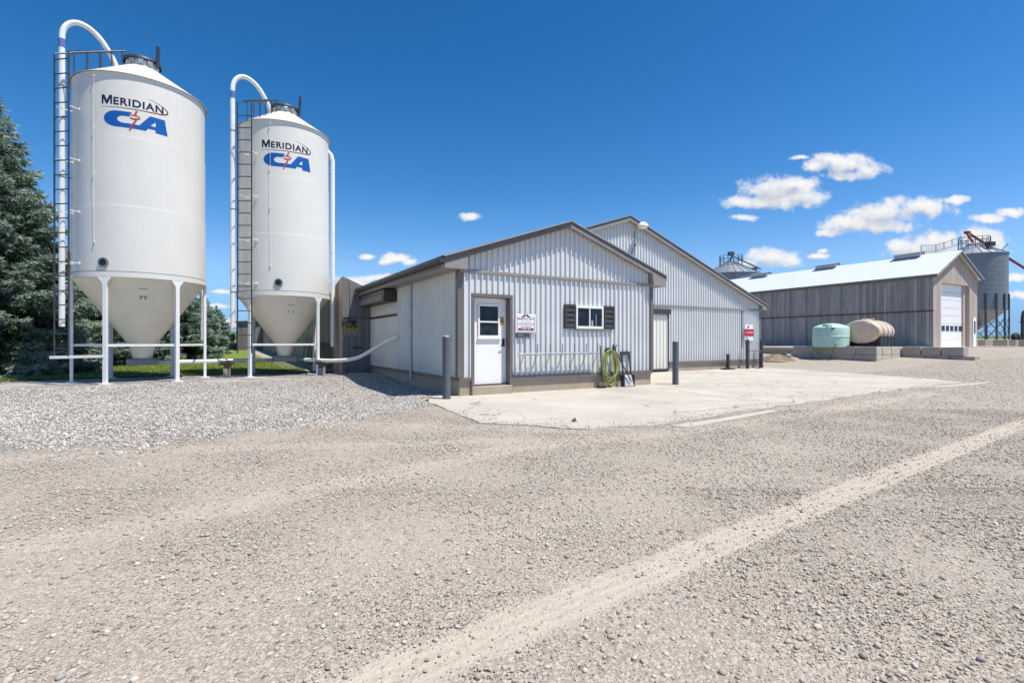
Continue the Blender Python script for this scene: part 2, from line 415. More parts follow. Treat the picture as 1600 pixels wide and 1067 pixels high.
    cs = t.ramp(s3.outputs[0], [(0, (.18, .165, .15)), (.22, (.34, .31, .28)), (.5, (.52, .48, .43)), (.85, (.68, .635, .575)), (1, (.38, .35, .32))])
    cs = t.mix(t.ramp(v3.outputs['Distance'], [(.38, 0.), (.62, .8)]), cs, (.10, .095, .09))
    crn = t.ramp(t.math('ADD', cr, t.math('MULTIPLY_ADD', t.noise(t.pos, 1.7, 5), .8, -.4)), [(.15, 0.), (.85, 1.)])
    c = t.mix(crn, c, cs)
    # fields far away
    sp = t.n.new('ShaderNodeSeparateXYZ'); t.l.new(t.pos, sp.inputs[0])
    fb = t.ramp(t.math('DIVIDE', sp.outputs[1], 400.), [(.12, (.075, .12, .025)), (.20, (.16, .17, .05)), (.24, (.34, .30, .12)), (.30, (.30, .27, .11)), (.34, (.10, .15, .035)), (.6, (.085, .13, .04)), (1, (.06, .10, .04))])
    fb = t.mix(t.math('MULTIPLY', t.noise(t.mapping(t.pos, (.02, .15, .1)), 1, 4), .5), fb, (.05, .09, .02))
    c = t.mix(t.ramp(t.math('ADD', fi, t.math('MULTIPLY_ADD', mid, .4, -.2)), [(.4, 0.), (.6, 1.)]), c, fb)
    setv(t, 'Base Color', c); setv(t, 'Roughness', .95); setv(t, 'Specular IOR Level', .15)
    hp = t.math('MULTIPLY', t.ramp(v.outputs['Distance'], [(0, 1.), (.5, 0.)]), t.math('MULTIPLY', pm, keep))
    hp2 = t.math('MULTIPLY', t.ramp(v2.outputs['Distance'], [(0, 1.), (.45, 0.)]), t.math('MULTIPLY', pm2, keep))
    h3 = t.math('MULTIPLY', t.ramp(v3.outputs['Distance'], [(0, 1.), (.6, 0.)]), crn)
    h = t.math('ADD', t.math('MULTIPLY_ADD', fine, .25, t.math('MULTIPLY', hp, .8)), t.math('ADD', t.math('MULTIPLY', hp2, 1.6), t.math('MULTIPLY', h3, 1.8)))
    h = t.math('MULTIPLY_ADD', mid, .12, t.math('SUBTRACT', h, t.math('MULTIPLY', trd, .5)))
    bump(t, h, .9, .016); return m
MAT['gravel'] = gravel_mat()
u_, v_ = W2F(GX, GY)
field = np.maximum(sstep(60, 75, np.hypot(GX-5, GY)), sstep(-15.5, -17, GX)*sstep(12, 14, GY))
field = np.maximum(field, sstep(-22, -30, GX)*sstep(-60, -40, GX+GY*0-20))
gr = from_np('ground', np.stack([GX, GY, GZ], -1).reshape(-1, 3), GF, 'gravel', None,
             {'track': tm.ravel(), 'crushed': crushed_mask(GX, GY).ravel(), 'field': field.ravel()}, True)
tag(gr, 'tan gravel farmyard crossed by pale wheel tracks', 'ground', kind='structure')

# ------------------------------------------------------------------ concrete yard slab (broken front edge)
def poly_sheet(name, poly, z, thick, mat, jitter=0, step=.35, label=None, curve=None):
    pts = []; n = len(poly)
    for i in range(n):
        a = np.array(poly[i][:2]); b = np.array(poly[(i+1) % n][:2]); rough = poly[i][2] if len(poly[i]) > 2 else 0
        L = np.hypot(*(b-a)); k = max(1, int(L/step)) if rough else 1
        nrm = np.array([-(b-a)[1], (b-a)[0]])/L
        for j in range(k):
            p = a+(b-a)*j/k
            if rough and j: p = p+nrm*RNG.normal()*rough
            pts.append(tuple(p))
    m = MB(); m.prism(pts, 'xy', z-thick, z)
    o = m.build(name, mat, None, None, .012); tag(o, label, name.replace('_', ' '), kind='structure'); return o
e = lambda u, v: F2W(u, v)
SLAB = [(-1.78, 10.2, .02), (-.50, 7.5, .035), (1.1, 6.95, .05), (1.95, 7.2, .06), (4.45, 9.0, .05), (7.75, 11.35, .05), (13.4, 14.9, 0), (13.6, 16.2, 0), (12.6, 20.5, 0), (11.75, 23.6, 0), (*e(15, 4.4), 0), (*e(5, 4.4), 0), (*e(5, .6), 0), (*e(0, .6), 0), (-1.9, 10.6, 0)]
poly_sheet('concrete_slab', SLAB, .012, .12, 'slab', label='pale cracked concrete yard slab in front of the grey buildings')
# separate broken pieces along the slab's front edge
def frag(pts, z, name='broken_slab'):
    m = MB(); m.prism(pts, 'xy', z-.06, z); return m.build(name, 'slab', None, None, .01)
tag(frag([(2.3, 7.28), (3.4, 8.02), (4.6, 8.93), (4.72, 8.84), (3.6, 7.98), (2.5, 7.14)], .0), 'narrow broken strip of concrete along the slab near the middle of its front edge', 'concrete piece')
tag(frag([(11.2, 13.45), (12.6, 14.25), (14.3, 15.1), (14.35, 14.95), (12.8, 14.05), (11.3, 13.3)], .0), 'long pale strip of concrete off the right end of the slab', 'concrete piece')
PAD = [(*e(-9.3, 6.15), .03), (*e(-.75, 6.05), .02), (*e(-.9, 7.2), 0), (*e(-1.1, 9.9), .02), (*e(-8.6, 9.95), .03), (*e(-9.6, 8), .03)]
poly_sheet('silo_pad', PAD, .09, .2, 'pad', label='grey concrete pad under the two white silos')
def drape(name, mat, x0, x1, y0, y1, nx_, ny_, fn, dz, label, cat, kind='structure', inside=None):
    """sheet over the terrain spanned by two parameters mapped to world by fn"""
    A, B = np.meshgrid(np.linspace(x0, x1, nx_), np.linspace(y0, y1, ny_)); X, Y = fn(A, B)
    V = np.stack([X, Y, terrain(X, Y)+dz], -1).reshape(-1, 3); ix = np.arange(nx_*ny_).reshape(ny_, nx_)
    F = np.stack([ix[:-1, :-1], ix[:-1, 1:], ix[1:, 1:], ix[1:, :-1]], -1).reshape(-1, 4)
    if inside is not None:
        c = V[F].mean(1); F = F[inside(c[:, 0], c[:, 1])]
    o = from_np(name, V, F, mat, None, None, True); tag(o, label, cat, kind=kind); return o
drape('concrete_apron', 'apron', 0, 1, 0, 1, 60, 6, lambda a, b: (26.6+a*44+b*-1.2, 31.0+a*21+b*2.4), .03, 'white concrete apron running past the big shed door', 'apron')
# ------------------------------------------------------------------ lawn
def lawn_mat():
    m, t = newmat('lawn_grass')
    a = t.noise(t.pos, .8, 5, .6); b = t.noise(t.pos, 26, 4, .7)
    c = t.mix(t.ramp(a, [(.3, 0.), (.7, 1.)]), (.14, .22, .028), (.22, .29, .05))
    c = t.mix(t.ramp(b, [(.35, .0), (.75, .7)]), c, (.05, .085, .012))
    st = t.noise(t.mapping(t.pos, (1.2, .1, 1), rot=(0, 0, R_(-31))), 1.6, 3)
    c = t.mix(t.math('MULTIPLY', st, .35), c, (.19, .20, .05))
    setv(t, 'Base Color', c); setv(t, 'Roughness', .9); setv(t, 'Specular IOR Level', .2); bump(t, b, .7, .04); return m
MAT['lawn'] = lawn_mat()
# strip between the spruces and the board wall, parameters in the buildings' frame (u across, v away)
drape('lawn', 'lawn', -18, -2.25, 9.4, 60, 60, 200, lambda a, b: (O0[0]+D2[0]*a+D1[0]*b, O0[1]+D2[1]*a+D1[1]*b), .035,
      'mown green lawn behind the silos', 'lawn')
drape('gravel_path', 'gravel', -2.28, -.90, 9.0, 52, 6, 120, lambda a, b: (O0[0]+D2[0]*a+D1[0]*b, O0[1]+D2[1]*a+D1[1]*b), .045,
      'narrow pale gravel strip along the foot of the board wall', 'path')
# ------------------------------------------------------------------ feed silos
def wrap_mesh(me, az, R, z0, xc):
    """bend a flat mesh (x right, y up) round a vertical cylinder"""
    bm = bmesh.new(); bm.from_mesh(me)
    x0 = min(v.co.x for v in bm.verts); x1 = max(v.co.x for v in bm.verts); x = x0+.05
    while x < x1:
        bmesh.ops.bisect_plane(bm, geom=bm.verts[:]+bm.edges[:]+bm.faces[:], plane_co=(x, 0, 0), plane_no=(1, 0, 0)); x += .05
    for v in bm.verts:
        a = az+(v.co.x-xc)/R; z = z0+v.co.y; v.co = (math.cos(a)*R, math.sin(a)*R, z)
    for f in bm.faces: f.normal_update()
    for f in bm.faces:
        c = f.calc_center_median()
        if f.normal.x*c.x+f.normal.y*c.y < 0: f.normal_flip()
    bm.to_mesh(me); bm.free()
def curve_mesh(splines):
    cu = bpy.data.curves.new('tmp', 'CURVE'); cu.dimensions = '2D'; cu.fill_mode = 'FRONT'
    for pts in splines:
        sp = cu.splines.new('POLY'); sp.points.add(len(pts)-1); sp.use_cyclic_u = True
        for p, (x, y) in zip(sp.points, pts): p.co = (x, y, 0, 1)
    ob = bpy.data.objects.new('tmp', cu); me = bpy.data.meshes.new_from_object(ob)
    bpy.data.objects.remove(ob); bpy.data.curves.remove(cu); return me
def text_mesh(body, size, sx=1.0, bold=.0, shear=0, spacing=1.0):
    cu = bpy.data.curves.new('tmp', 'FONT'); cu.body = body; cu.size = size; cu.offset = bold; cu.shear = shear; cu.space_character = spacing
    ob = bpy.data.objects.new('tmp', cu); me = bpy.data.meshes.new_from_object(ob)
    bpy.data.objects.remove(ob); bpy.data.curves.remove(cu)
    n = len(me.vertices); co = np.zeros(n*3); me.vertices.foreach_get('co', co); co = co.reshape(-1, 3); co[:, 0] *= sx
    me.vertices.foreach_set('co', co.ravel()); return me, co[:, 0].min(), co[:, 0].max()
def shift(me, dx, dy):
    n = len(me.vertices); co = np.zeros(n*3); me.vertices.foreach_get('co', co); co = co.reshape(-1, 3)
    co[:, 0] += dx; co[:, 1] += dy; me.vertices.foreach_set('co', co.ravel())
def put(me, name, mat, parent):
    o = bpy.data.objects.new(name, me); COL.objects.link(o); me.materials.clear(); me.materials.append(MAT[mat]); o.parent = parent; return o
def join_meshes(ms):
    bm = bmesh.new()
    for m in ms: bm.from_mesh(m)
    me = bpy.data.meshes.new('joined'); bm.to_mesh(me); bm.free(); return me
def strip(pts, ws):
    """flat ribbon polygon of changing width along pts"""
    L = []; Rr = []
    for i, p in enumerate(pts):
        a = pts[max(i-1, 0)]; b = pts[min(i+1, len(pts)-1)]; d = np.array(b)-np.array(a); d = d/np.hypot(*d); n = np.array([-d[1], d[0]])
        L.append(tuple(np.array(p)+n*ws[i]/2)); Rr.append(tuple(np.array(p)-n*ws[i]/2))
    return L+Rr[::-1]

def silo(label, c, R, zb, ze, legs, az_lad, az_tube, az_drop, az_logo, az_glass, az_lever, zpad, logo_z, seams, drop, zdeck):
    t = thing('feed_silo', label, 'silo', (c[0], c[1], zpad), 0, 'white feed silos on the concrete pad')
    h = lambda z: z-zpad
    P = lambda az, r, z: (math.cos(az)*r, math.sin(az)*r, h(z))
    # shell with lapped sheet rings
    prof = [(R, h(zb)+.12)]; r = R
    for s in seams:
        prof += [(r, h(s)), (r-.012, h(s)+.004)]; r -= .012
    prof += [(r, h(ze)-.03), (r+.018, h(ze)-.025), (r+.018, h(ze))]
    MB().lathe(prof, 96).build('shell', 'silo', t, 25)
    MB().lathe([(R-.02, h(zb)-.02), (R+.022, h(zb)-.015), (R+.022, h(zb)+.115), (R+.002, h(zb)+.12)], 96).build('support_ring', 'silo', t, 25)
    MB().lathe([(R+.004, h(zb)+.122), (R+.008, h(zb)+.124), (R+.008, h(zb)+.140), (R+.002, h(zb)+.142)], 96).build('sealing_bead', 'galvdull', t, 25)
    rc = .19*R+.02
    MB().lathe([(rc, h(1.12)), (R-.02, h(zb))], 96).build('hopper', 'hopper', t, 25)
    MB().lathe([(rc+.05, h(1.08)), (rc+.05, h(1.12)), (rc, h(1.12))], 40, capb=True).build('flange', 'galv', t, 25)
    MB().lathe([(rc-.09, h(.72)), (rc-.005, h(1.08))], 40).build('spout', 'hopper', t, 25)
    b = MB(); ux = (math.cos(ANG), math.sin(ANG), 0); uy = (-math.sin(ANG), math.cos(ANG), 0)
    b.obox((0, 0, h(.62)), ux, uy, (0, 0, 1), .36, .22, .085); b.obox((.02, 0, h(.715)), ux, uy, (0, 0, 1), .30, .26, .012)
    b.build('boot', 'galvdull', t, None, .015)
    # roof cone, collar, lid
    rl = .40; zr = ze+(R-rl)*.70
    MB().lathe([(R+.03, h(ze)-.012), (R+.03, h(ze)), (rl, h(zr))], 96).build('roof', 'silo', t, 25)
    MB().lathe([(rl, h(zr)-.02), (rl, h(zr)+.16), (rl-.02, h(zr)+.17)], 48, capt=True).build('collar', 'silo', t, 30)
    ld = MB().lathe([(rl+.05, h(zr)+.15), (rl+.075, h(zr)+.19), (rl+.06, h(zr)+.25), (rl-.08, h(zr)+.31), (.02, h(zr)+.36)], 48, capt=True).build('lid', 'darksteel', t, 30)
    MB().bar(P(az_lever, rl+.10, zr+.02), P(az_lever, rl+.14, zr+.66), .10, .06).build('lid_lever', 'darksteel', ld, None, .01)
    k = MB()
    for j in range(3):
        a = az_logo-.5+j*.5; k.obox(P(a, rl+.04, zr+.08), (math.cos(a), math.sin(a), 0), (-math.sin(a), math.cos(a), 0), (0, 0, 1), .03, .06, .06)
    k.build('lid_clamp', 'galv', ld, None, .008)
    # legs
    for a in legs:
        m = MB(); ra = (math.cos(a), math.sin(a), 0); ta = (-math.sin(a), math.cos(a), 0)
        m.obox(P(a, R-.02, (zpad+zb)/2-.03), ra, ta, (0, 0, 1), .036, .050, (zb-zpad)/2-.05)
        m.obox(P(a, R-.02, zpad+.012), ra, ta, (0, 0, 1), .11, .11, .012)
        # flared head plate under the ring
        c0 = Vector(P(a, R-.058, zb)); rv = Vector(ra)*.076; tv = Vector(ta); top = h(zb)-.016; bot = h(zb)-.26
        vs = []
        for d in (Vector((0, 0, 0)), rv):
            for w, z in ((.052, bot), (.06, bot+.08), (.15, top-.04), (.15, top), (-.15, top), (-.15, top-.04), (-.06, bot+.08), (-.052, bot)):
                q = c0+d+tv*w; vs.append((q.x, q.y, z))
        n = 8; m.add(vs, [tuple(range(n)), tuple(range(2*n-1, n-1, -1))]+[(i, (i+1) % n, (i+1) % n+n, i+n) for i in range(n)])
        m.build('leg', 'white', t, None, .006)
    L = sorted(legs)
    for i in range(len(L)):
        a, b2 = L[i], L[(i+1) % len(L)]
        MB().bar(P(a, R-.07, 1.12), P(b2, R-.07, 1.12), .04, .065).build('brace', 'white', t)
    # ladder
    rt = R+.30; lw = .21; tl = az_lad+.35
    la = Vector((math.cos(tl+math.pi/2), math.sin(tl+math.pi/2), 0))
    c0 = Vector(P(az_lad, rt, 0)); c0.z = 0
    lad = MB(); ztop = ze+.38
    for sgn in (-1, 1):
        q = c0+la*lw*sgn
        lad.tube([(q.x, q.y, h(zdeck)), (q.x, q.y, h(ztop))], .021, 8)
    z = zdeck+.18
    while z < ztop-.1:
        q0 = c0-la*lw; q1 = c0+la*lw; lad.tube([(q0.x, q0.y, h(z)), (q1.x, q1.y, h(z))], .016, 6); z += .375
    lad_o = lad.build('ladder', 'darksteel', t, 40)
    lb = MB()
    for z in np.arange(zb+.35, ze, 1.35):
        for sgn in (-1, 1):
            q = c0+la*lw*sgn; a = math.atan2(q.y, q.x); lb.bar((q.x, q.y, h(z)), P(a, R-.01, z), .018, .018)
            lb.obox(P(a, R+.012, z), (math.cos(a), math.sin(a), 0), (-math.sin(a), math.cos(a), 0), (0, 0, 1), .010, .032, .032)
    lb.build('ladder_bracket', 'white', lad_o)
    # roof ladder running from the ladder head up to the lid
    rl_ = MB(); e0 = Vector(P(az_lad, rl+.15, 0)); e0.z = 0; du = (e0-c0).normalized()
    for sgn in (-1, 1):
        q = c0+la*lw*sgn; w = e0+la*lw*.75*sgn
        rl_.tube([(q.x, q.y, h(ztop)), (q.x+du.x*.08, q.y+du.y*.08, h(ztop)+.06), (w.x, w.y, h(zr)+.30)], .020, 8)
        for f in (.3, .52, .74, .93):
            g = q+(w-q)*f; zz = ztop+.06+(zr+.30-ztop-.06)*f; rr = math.hypot(g.x, g.y); zf = ze+max(0, R-rr)*.70
            rl_.tube([(g.x, g.y, h(zz)), (g.x, g.y, h(zf)-.01)], .015, 6)
    for f in (.2, .36, .52, .68, .84):
        g0 = c0-la*lw+(e0-la*lw*.75-c0+la*lw)*f; g1 = c0+la*lw+(e0+la*lw*.75-c0-la*lw)*f; zz = h(ztop+.06+(zr+.30-ztop-.06)*f)
        rl_.tube([(g0.x, g0.y, zz), (g1.x, g1.y, zz)], .015, 6)
    rl_.build('roof_ladder', 'darksteel', t, 40)
    # fill tube with its swan neck
    rf = R+.17; pr = [(rf, 1.62), (rf, ze+.80), (rf, ze+1.02), (rf-.02, ze+1.25), (rf-.10, ze+1.44), (rf-.24, ze+1.57), (rf-.42, ze+1.60), (rf-.62, ze+1.52), (rf-.80, ze+1.36), (rf-.95, ze+1.14), (rf-1.08, ze+.90), (rf-1.16, ze+.68), (rf-1.18, ze+.45)]
    fine = []
    for i in range(len(pr)-1):
        p0, p1, p2, p3 = (np.array(pr[max(0, min(len(pr)-1, j))]) for j in (i-1, i, i+1, i+2))
        if i == 0: fine.append(p1); continue
        if i == 1: p0 = p1-(p2-p1)
        for s in (0, .33, .66):
            fine.append(.5*((2*p1)+(-p0+p2)*s+(2*p0-5*p1+4*p2-p3)*s*s+(-p0+3*p1-3*p2+p3)*s**3))
    fine.append(np.array(pr[-1]))
    ft = MB().tube([P(az_tube, r_, z_) for r_, z_ in fine], .068, 20).build('fill_tube', 'pvc', t, 50)
    bt = MB(); bt.tube([P(az_tube, rf, ze+.80), P(az_tube, rf, ze+1.02)], .075, 20); bt.build('coupling', 'bluetape', ft, 50)
    q = MB()
    for z in (zb+.1, (zb+ze)/2, ze-.25): q.tube([P(az_tube, rf, z), P(az_tube, rf, z+.03)], .075, 20); q.bar(P(az_tube, rf-.08, z+.015), P(az_tube, R-.01, z+.015), .04, .03)
    q.build('tube_clamp', 'galvdull', ft, 50)
    # drop tube on the far side
    rd = R+.115
    dp = [P(az_drop, R-.10, drop[0]+.28), P(az_drop, R+.06, drop[0]+.12), P(az_drop, rd, drop[0]-.1), P(az_drop, rd, drop[1])]
    d = MB().tube(dp, .070, 20).build('drop_tube', 'pvc', t, 50)
    q = MB()
    for z in (drop[1]+.02, drop[1]+.32, (drop[0]+drop[1])/2, drop[0]-.4): q.tube([P(az_drop, rd, z), P(az_drop, rd, z+.03)], .077, 20)
    q.build('tube_clamp', 'white', d, 50)
    # sight glass
    ra = Vector((math.cos(az_glass[0]), math.sin(az_glass[0]), 0)); pc = Vector(P(az_glass[0], R, az_glass[1]))
    sg = MB().tube([pc-ra*.02, pc+ra*.035], .125, 28).build('sight_glass', 'galvdull', t, 40)
    MB().tube([pc+ra*.03, pc+ra*.042], .085, 28).build('pane', 'glass', sg, 40)
    # slack inspection cord beside the ladder
    a = az_lad+.42; cd_ = MB().tube([P(a, R+.02, ze-.15), P(a, R+.03, (ze+zb)/2), P(a, R+.02, zb+.9)], .004, 6)
    for z in (ze-.15, ze-1.5, (ze+zb)/2, zb+.9): cd_.obox(P(a, R+.02, z), (math.cos(a), math.sin(a), 0), (-math.sin(a), math.cos(a), 0), (0, 0, 1), .014, .018, .018)
    cd_.build('pull_cord', 'white', t)
    # printed lettering, swoosh and emblem on the shell
    Rw = R-.012*len(seams)+.003; Hm = .232; M0 = curve_mesh([[(0, 0), (0, Hm), (.078, Hm), (.15, .095), (.222, Hm), (.30, Hm), (.30, 0), (.248, 0), (.248, .145), (.172, 0), (.128, 0), (.052, .145), (.052, 0)]]); a0, a1 = 0., .30; M1, b0, b1 = text_mesh('ERIDIAN', .27, 1.22, .0075, 0, 1.12)
    shift(M0, -a0, 0); shift(M1, a1-a0+.035-b0, 0); W = a1-a0+.035+b1-b0
    me = join_meshes([M0, M1]); k = 1.38/W
    n = len(me.vertices); co = np.zeros(n*3); me.vertices.foreach_get('co', co); co = co.reshape(-1, 3); co[:, 0] *= k; me.vertices.foreach_set('co', co.ravel())
    wrap_mesh(me, az_logo, Rw, h(logo_z), .77); put(me, 'lettering', 'navy', t)
    el = [(x_, y_) for x_, y_ in [(-.02+.0*i, 0) for i in range(0)]]
    sw = [(.0, -.075), (.35, -.072), (.75, -.066), (1.15, -.055), (1.42, -.035), (1.56, -.002), (1.605, .045), (1.60, .10), (1.53, .16), (1.42, .215), (1.27, .265), (1.10, .30)]
    ww = [.006, .012, .017, .022, .028, .034, .036, .028, .018, .012, .008, .004]
    me = curve_mesh([strip([(q[0]*.94, q[1]) for q in sw], ww)]); wrap_mesh(me, az_logo, Rw, h(logo_z), .80); put(me, 'swoosh', 'maroon', t)
    arc = lambda cx, cy, rx, ry, a0, a1, n: [(cx+rx*math.cos(R_(a0+(a1-a0)*i/n)), cy+ry*math.sin(R_(a0+(a1-a0)*i/n))) for i in range(n+1)]
    outer = [(.63, .50)]+arc(.30, .25, .30, .25, 90, 270, 14)+[(.93, 0), (.98, .09), (1.14, .09), (1.15, 0), (1.43, 0), (1.36, .50), (1.02, .50), (.79, .14), (.46, .14)]+arc(.44, .25, .13, .11, 270, 90, 8)+[(.57, .36)]
    hole = [(1.03, .20), (1.15, .20), (1.145, .35)]
    zc = logo_z-.58; flat = lambda P_: [(x_, y_*.84) for x_, y_ in P_]
    me = curve_mesh([flat(outer), flat(hole)]); wrap_mesh(me, az_logo, Rw, h(zc), .72); put(me, 'emblem', 'emblem', t)
    ms = [curve_mesh([flat(strip(p, w))]) for p, w in (
        ([(.735, .57), (.715, .50), (.70, .42)], [.05, .04, .02]), ([(.60, .40), (.68, .435), (.80, .40)], [.012, .05, .02]),
        ([(.585, .335), (.68, .30), (.80, .345), (.81, .385)], [.03, .055, .035, .015]), ([(.74, .31), (.66, .14), (.59, -.055), (.575, -.085)], [.02, .05, .035, .02]))]
    me = join_meshes(ms); wrap_mesh(me, az_logo, Rw+.003, h(zc), .72); put(me, 'ampersand', 'amp', t)
    # small stickers in a column on the hopper
    sl = (R-rc)/(zb-1.12); az = az_logo+.10
    for dz, w, hh, mt in ((.28, .10, .014, 'ink'), (.46, .085, .10, 'signgrey'), (.66, .08, .02, 'signgrey'), (.80, .07, .05, 'signgrey'), (.95, .10, .02, 'ink'), (1.10, .03, .06, 'signgrey'), (1.24, .045, .05, 'ink')):
        r0 = R-.02-sl*dz+.008; r1 = R-.02-sl*(dz+hh)+.008; z0, z1 = zb-dz, zb-dz-hh; a2 = w/r0
        m = MB(); m.add([P(az-a2, r0, z0), P(az+a2, r0, z0), P(az+a2, r1, z1), P(az-a2, r1, z1)], [(0, 1, 2, 3)])
        m.build('sticker', mt, t)
    return t
S1 = (-10.83, 14.63); S2 = (-7.75, 17.02); ZP = .09
A1 = R_(-53.5); A2 = R_(-65.5)
s1 = silo('taller left white feed silo on six legs beside the big spruce', S1, 1.585, 2.93, 8.30,
     [A1+R_(d) for d in (-30, 30, 90, 150, 210, 270)], R_(-117), R_(-135), A1+R_(113), R_(-58.5), (A1+R_(-31), 3.29), R_(-10), ZP, 7.45, (4.80, 6.62), (2.75, 1.26), .86)
s2 = silo('right white feed silo on four legs, nearest the wooden board wall', S2, 1.43, 2.68, 8.17,
     [A2+R_(d) for d in (-45, 45, 135, 225)], R_(-106), R_(-136.5), A2+R_(81), R_(-61.5), (A2+R_(-7), 3.07), R_(0), ZP, 7.29, (4.60, 6.40), (7.60, 1.04), .86)
# landing bar at the foot of the first ladder
m = MB(); a = R_(-117); p0 = Vector((math.cos(a)*1.9, math.sin(a)*1.9, .72)); p1 = Vector((math.cos(A1-R_(30))*1.56, math.sin(A1-R_(30))*1.56, .74))
d = (p1-p0).normalized(); m.bar(p0-d*.24, p1, .10, .07); m.build('ladder_rest', 'white', s1, None, .006)
# ------------------------------------------------------------------ feed conveying tube from silo to silo to building
ux = np.array([.861, .509])
t = thing('feed_conveyor', 'long low white and grey feed tube linking both silos to the grey building', 'feed tube', (S1[0], S1[1], 0))
def rel(x, y, z): return (x-S1[0], y-S1[1], z)
pa = (S1[0]+.3*.861, S1[1]+.3*.509, .60); pb = (S2[0]-.33*.86, S2[1]-.33*.51, .60)
mid = (-9.35, 15.75, .60)
MB().tube([rel(*pa), rel(-10.05, 15.15, .6)], .052, 16).build('inlet_pipe', 'galv', t, 50)
MB().tube([rel(-10.10, 15.12, .6), rel(*mid), rel(-9.05, 15.92, .62)], .062, 16).build('elbow_pipe', 'pvc', t, 50)
MB().tube([rel(-9.10, 15.9, .615), rel(*pb)], .055, 16).build('link_pipe', 'galv', t, 50)
# run from the second boot that bends up into the side wall
W0 = F2W(-.03, 4.15)
pe = (S2[0]+.33*.86, S2[1]+.33*.51, .60)
cpts = [pe, (-6.6, 16.7, .60), (-5.9, 16.15, .60), (-5.2, 15.75, .64), (-4.7, 15.45, .75), (-4.2, 15.12, .98), (-3.75, 14.83, 1.20), (W0[0], W0[1], 1.36)]
MB().tube([rel(pe[0]-.05, pe[1], .6), rel(-6.9, 16.9, .60)], .055, 16).build('outlet_pipe', 'galv', t, 50)
cf = []
for i in range(1, len(cpts)-1):
    p0, p1, p2, p3 = (np.array(cpts[max(0, min(len(cpts)-1, j))]) for j in (i-1, i, i+1, i+2))
    for s in (0, .25, .5, .75): cf.append(.5*((2*p1)+(-p0+p2)*s+(2*p0-5*p1+4*p2-p3)*s*s+(-p0+3*p1-3*p2+p3)*s**3))
cf.append(np.array(cpts[-1])); cf.insert(0, np.array((-7.0, 16.93, .6)))
bp = MB().tube([rel(*p) for p in cf], .060, 18).build('delivery_pipe', 'pvc', t, 50)
k = 9; q = MB().tube([rel(*cf[k]), rel(*(cf[k]*.5+cf[k+1]*.5))], .067, 18); q.build('pipe_joint', 'white', bp, 50)
def prop(x, y, label):
    t = thing('pipe_prop', label, 'timber prop', (x, y, .09), .4)
    m = MB(); m.box(-.10, .10, -.09, .09, 0, .26); m.build('block', 'pad', t, None, .015)
    m = MB(); m.box(-.09, .11, -.08, .08, .26, .38); m.box(-.20, .20, -.10, .10, .38, .52); m.box(-.17, .15, -.12, .06, .445, .5); m.build('timber', 'timber', t, None, .012)
prop(-9.08, 15.9, 'weathered timber stack on a small block propping the tube between the two silos')
prop(-6.28, 16.5, 'dark timber stack under the tube beside the right leg of the right silo')
# ------------------------------------------------------------------ profiled walls
def profile(s0, s1, pitch, rib_h, rib_w, extra=()):
    """list of (s, out) for ribbed sheet; out is how far it stands proud"""
    pts = []; s = s0
    while s < s1-1e-6:
        e_ = min(s+pitch, s1)
        pts += [(s, 0), (min(s+pitch-rib_w*2, s1), 0)]
        if s+pitch <= s1+1e-6: pts += [(s+pitch-rib_w*1.6, rib_h), (s+pitch-rib_w*.6, rib_h), (s+pitch-rib_w*.2, 0)]
        s += pitch
    pts.append((s1, 0))
    out = {}
    for a, b in pts: out[round(a, 5)] = b
    ks = sorted(out); ss = list(ks); vs = [out[k] for k in ks]
    for x in extra:
        if s0 < x < s1:
            out[round(x, 5)] = float(np.interp(x, ss, vs))
            out[round(x+.0015, 5)] = float(np.interp(x+.0015, ss, vs))
    return sorted(out.items())
def ribbed(mb, axis, base, sign, prof, zb, zt, openings=()):
    """axis 'x': wall along x at y=base, ribs stand out by sign; axis 'y' likewise. zb/zt are functions of s"""
    for (sa, oa), (sb, ob) in zip(prof[:-1], prof[1:]):
        mid = (sa+sb)/2; iv = [(zb(sa), zb(sb), zt(sa), zt(sb))]
        for (o0, o1, z0, z1) in openings:
            if o0 <= mid <= o1:
                nv = []
                for a, b, c, d in iv:
                    if z0 > a: nv.append((a, b, z0, z0))
                    if z1 < c: nv.append((z1, z1, c, d))
                iv = nv
        for a, b, c, d in iv:
            pa, pb = base+sign*oa, base+sign*ob
            if axis == 'x': mb.add([(sa, pa, a), (sb, pb, b), (sb, pb, d), (sa, pa, c)], [(0, 1, 2, 3)])
            else: mb.add([(pa, sa, a), (pb, sb, b), (pb, sb, d), (pa, sa, c)], [(0, 1, 2, 3)])
def roof_slab(mb, poly, plane, a, b): return mb.prism(poly, plane, a, b)

# ------------------------------------------------------------------ small grey building (local frame: x along front, y away)
FB = thing('farm_office', 'low grey ribbed-steel building with white door and shuttered window', 'building', (O0[0], O0[1], 0), ANG)
W = 5.93; LEN = 7.35; RZ = 4.19; RU = 2.965; SL = .341
zr_ = lambda u: RZ-SL*abs(u-RU)          # roof surface
fz = lambda u: zr_(u)-.10
DO = (.30, 1.35, -.1, 2.30)
m = MB(); pf = profile(.0, W, .148, .042, .026, (DO[0], DO[1], 3.25, 4.10))
ribbed(m, 'x', 0, -1, pf, lambda s: .40, fz, [DO, (3.25, 4.10, 1.57, 2.105)]); m.build('front_wall', 'siding', FB)
m = MB(); ribbed(m, 'y', 0, -1, profile(.0, 4.33, .148, .038, .028), lambda s: .40, lambda s: 2.80)
m.build('side_wall', 'siding_side', FB)
m = MB(); m.box(-.012, .03, 4.335, LEN, .40, 2.80); m.build('side_panel', 'siding_side', FB)
m = MB(); m.box(-.035, -.012, 4.34, LEN, 1.98, 2.05); m.build('panel_trim', 'brown', FB)
m = MB(); m.add([(W, 0, .4), (W, 4.0, .4), (W, 4.0, fz(W)), (W, 0, fz(W))], [(0, 1, 2, 3)]); m.build('right_wall', 'siding', FB)
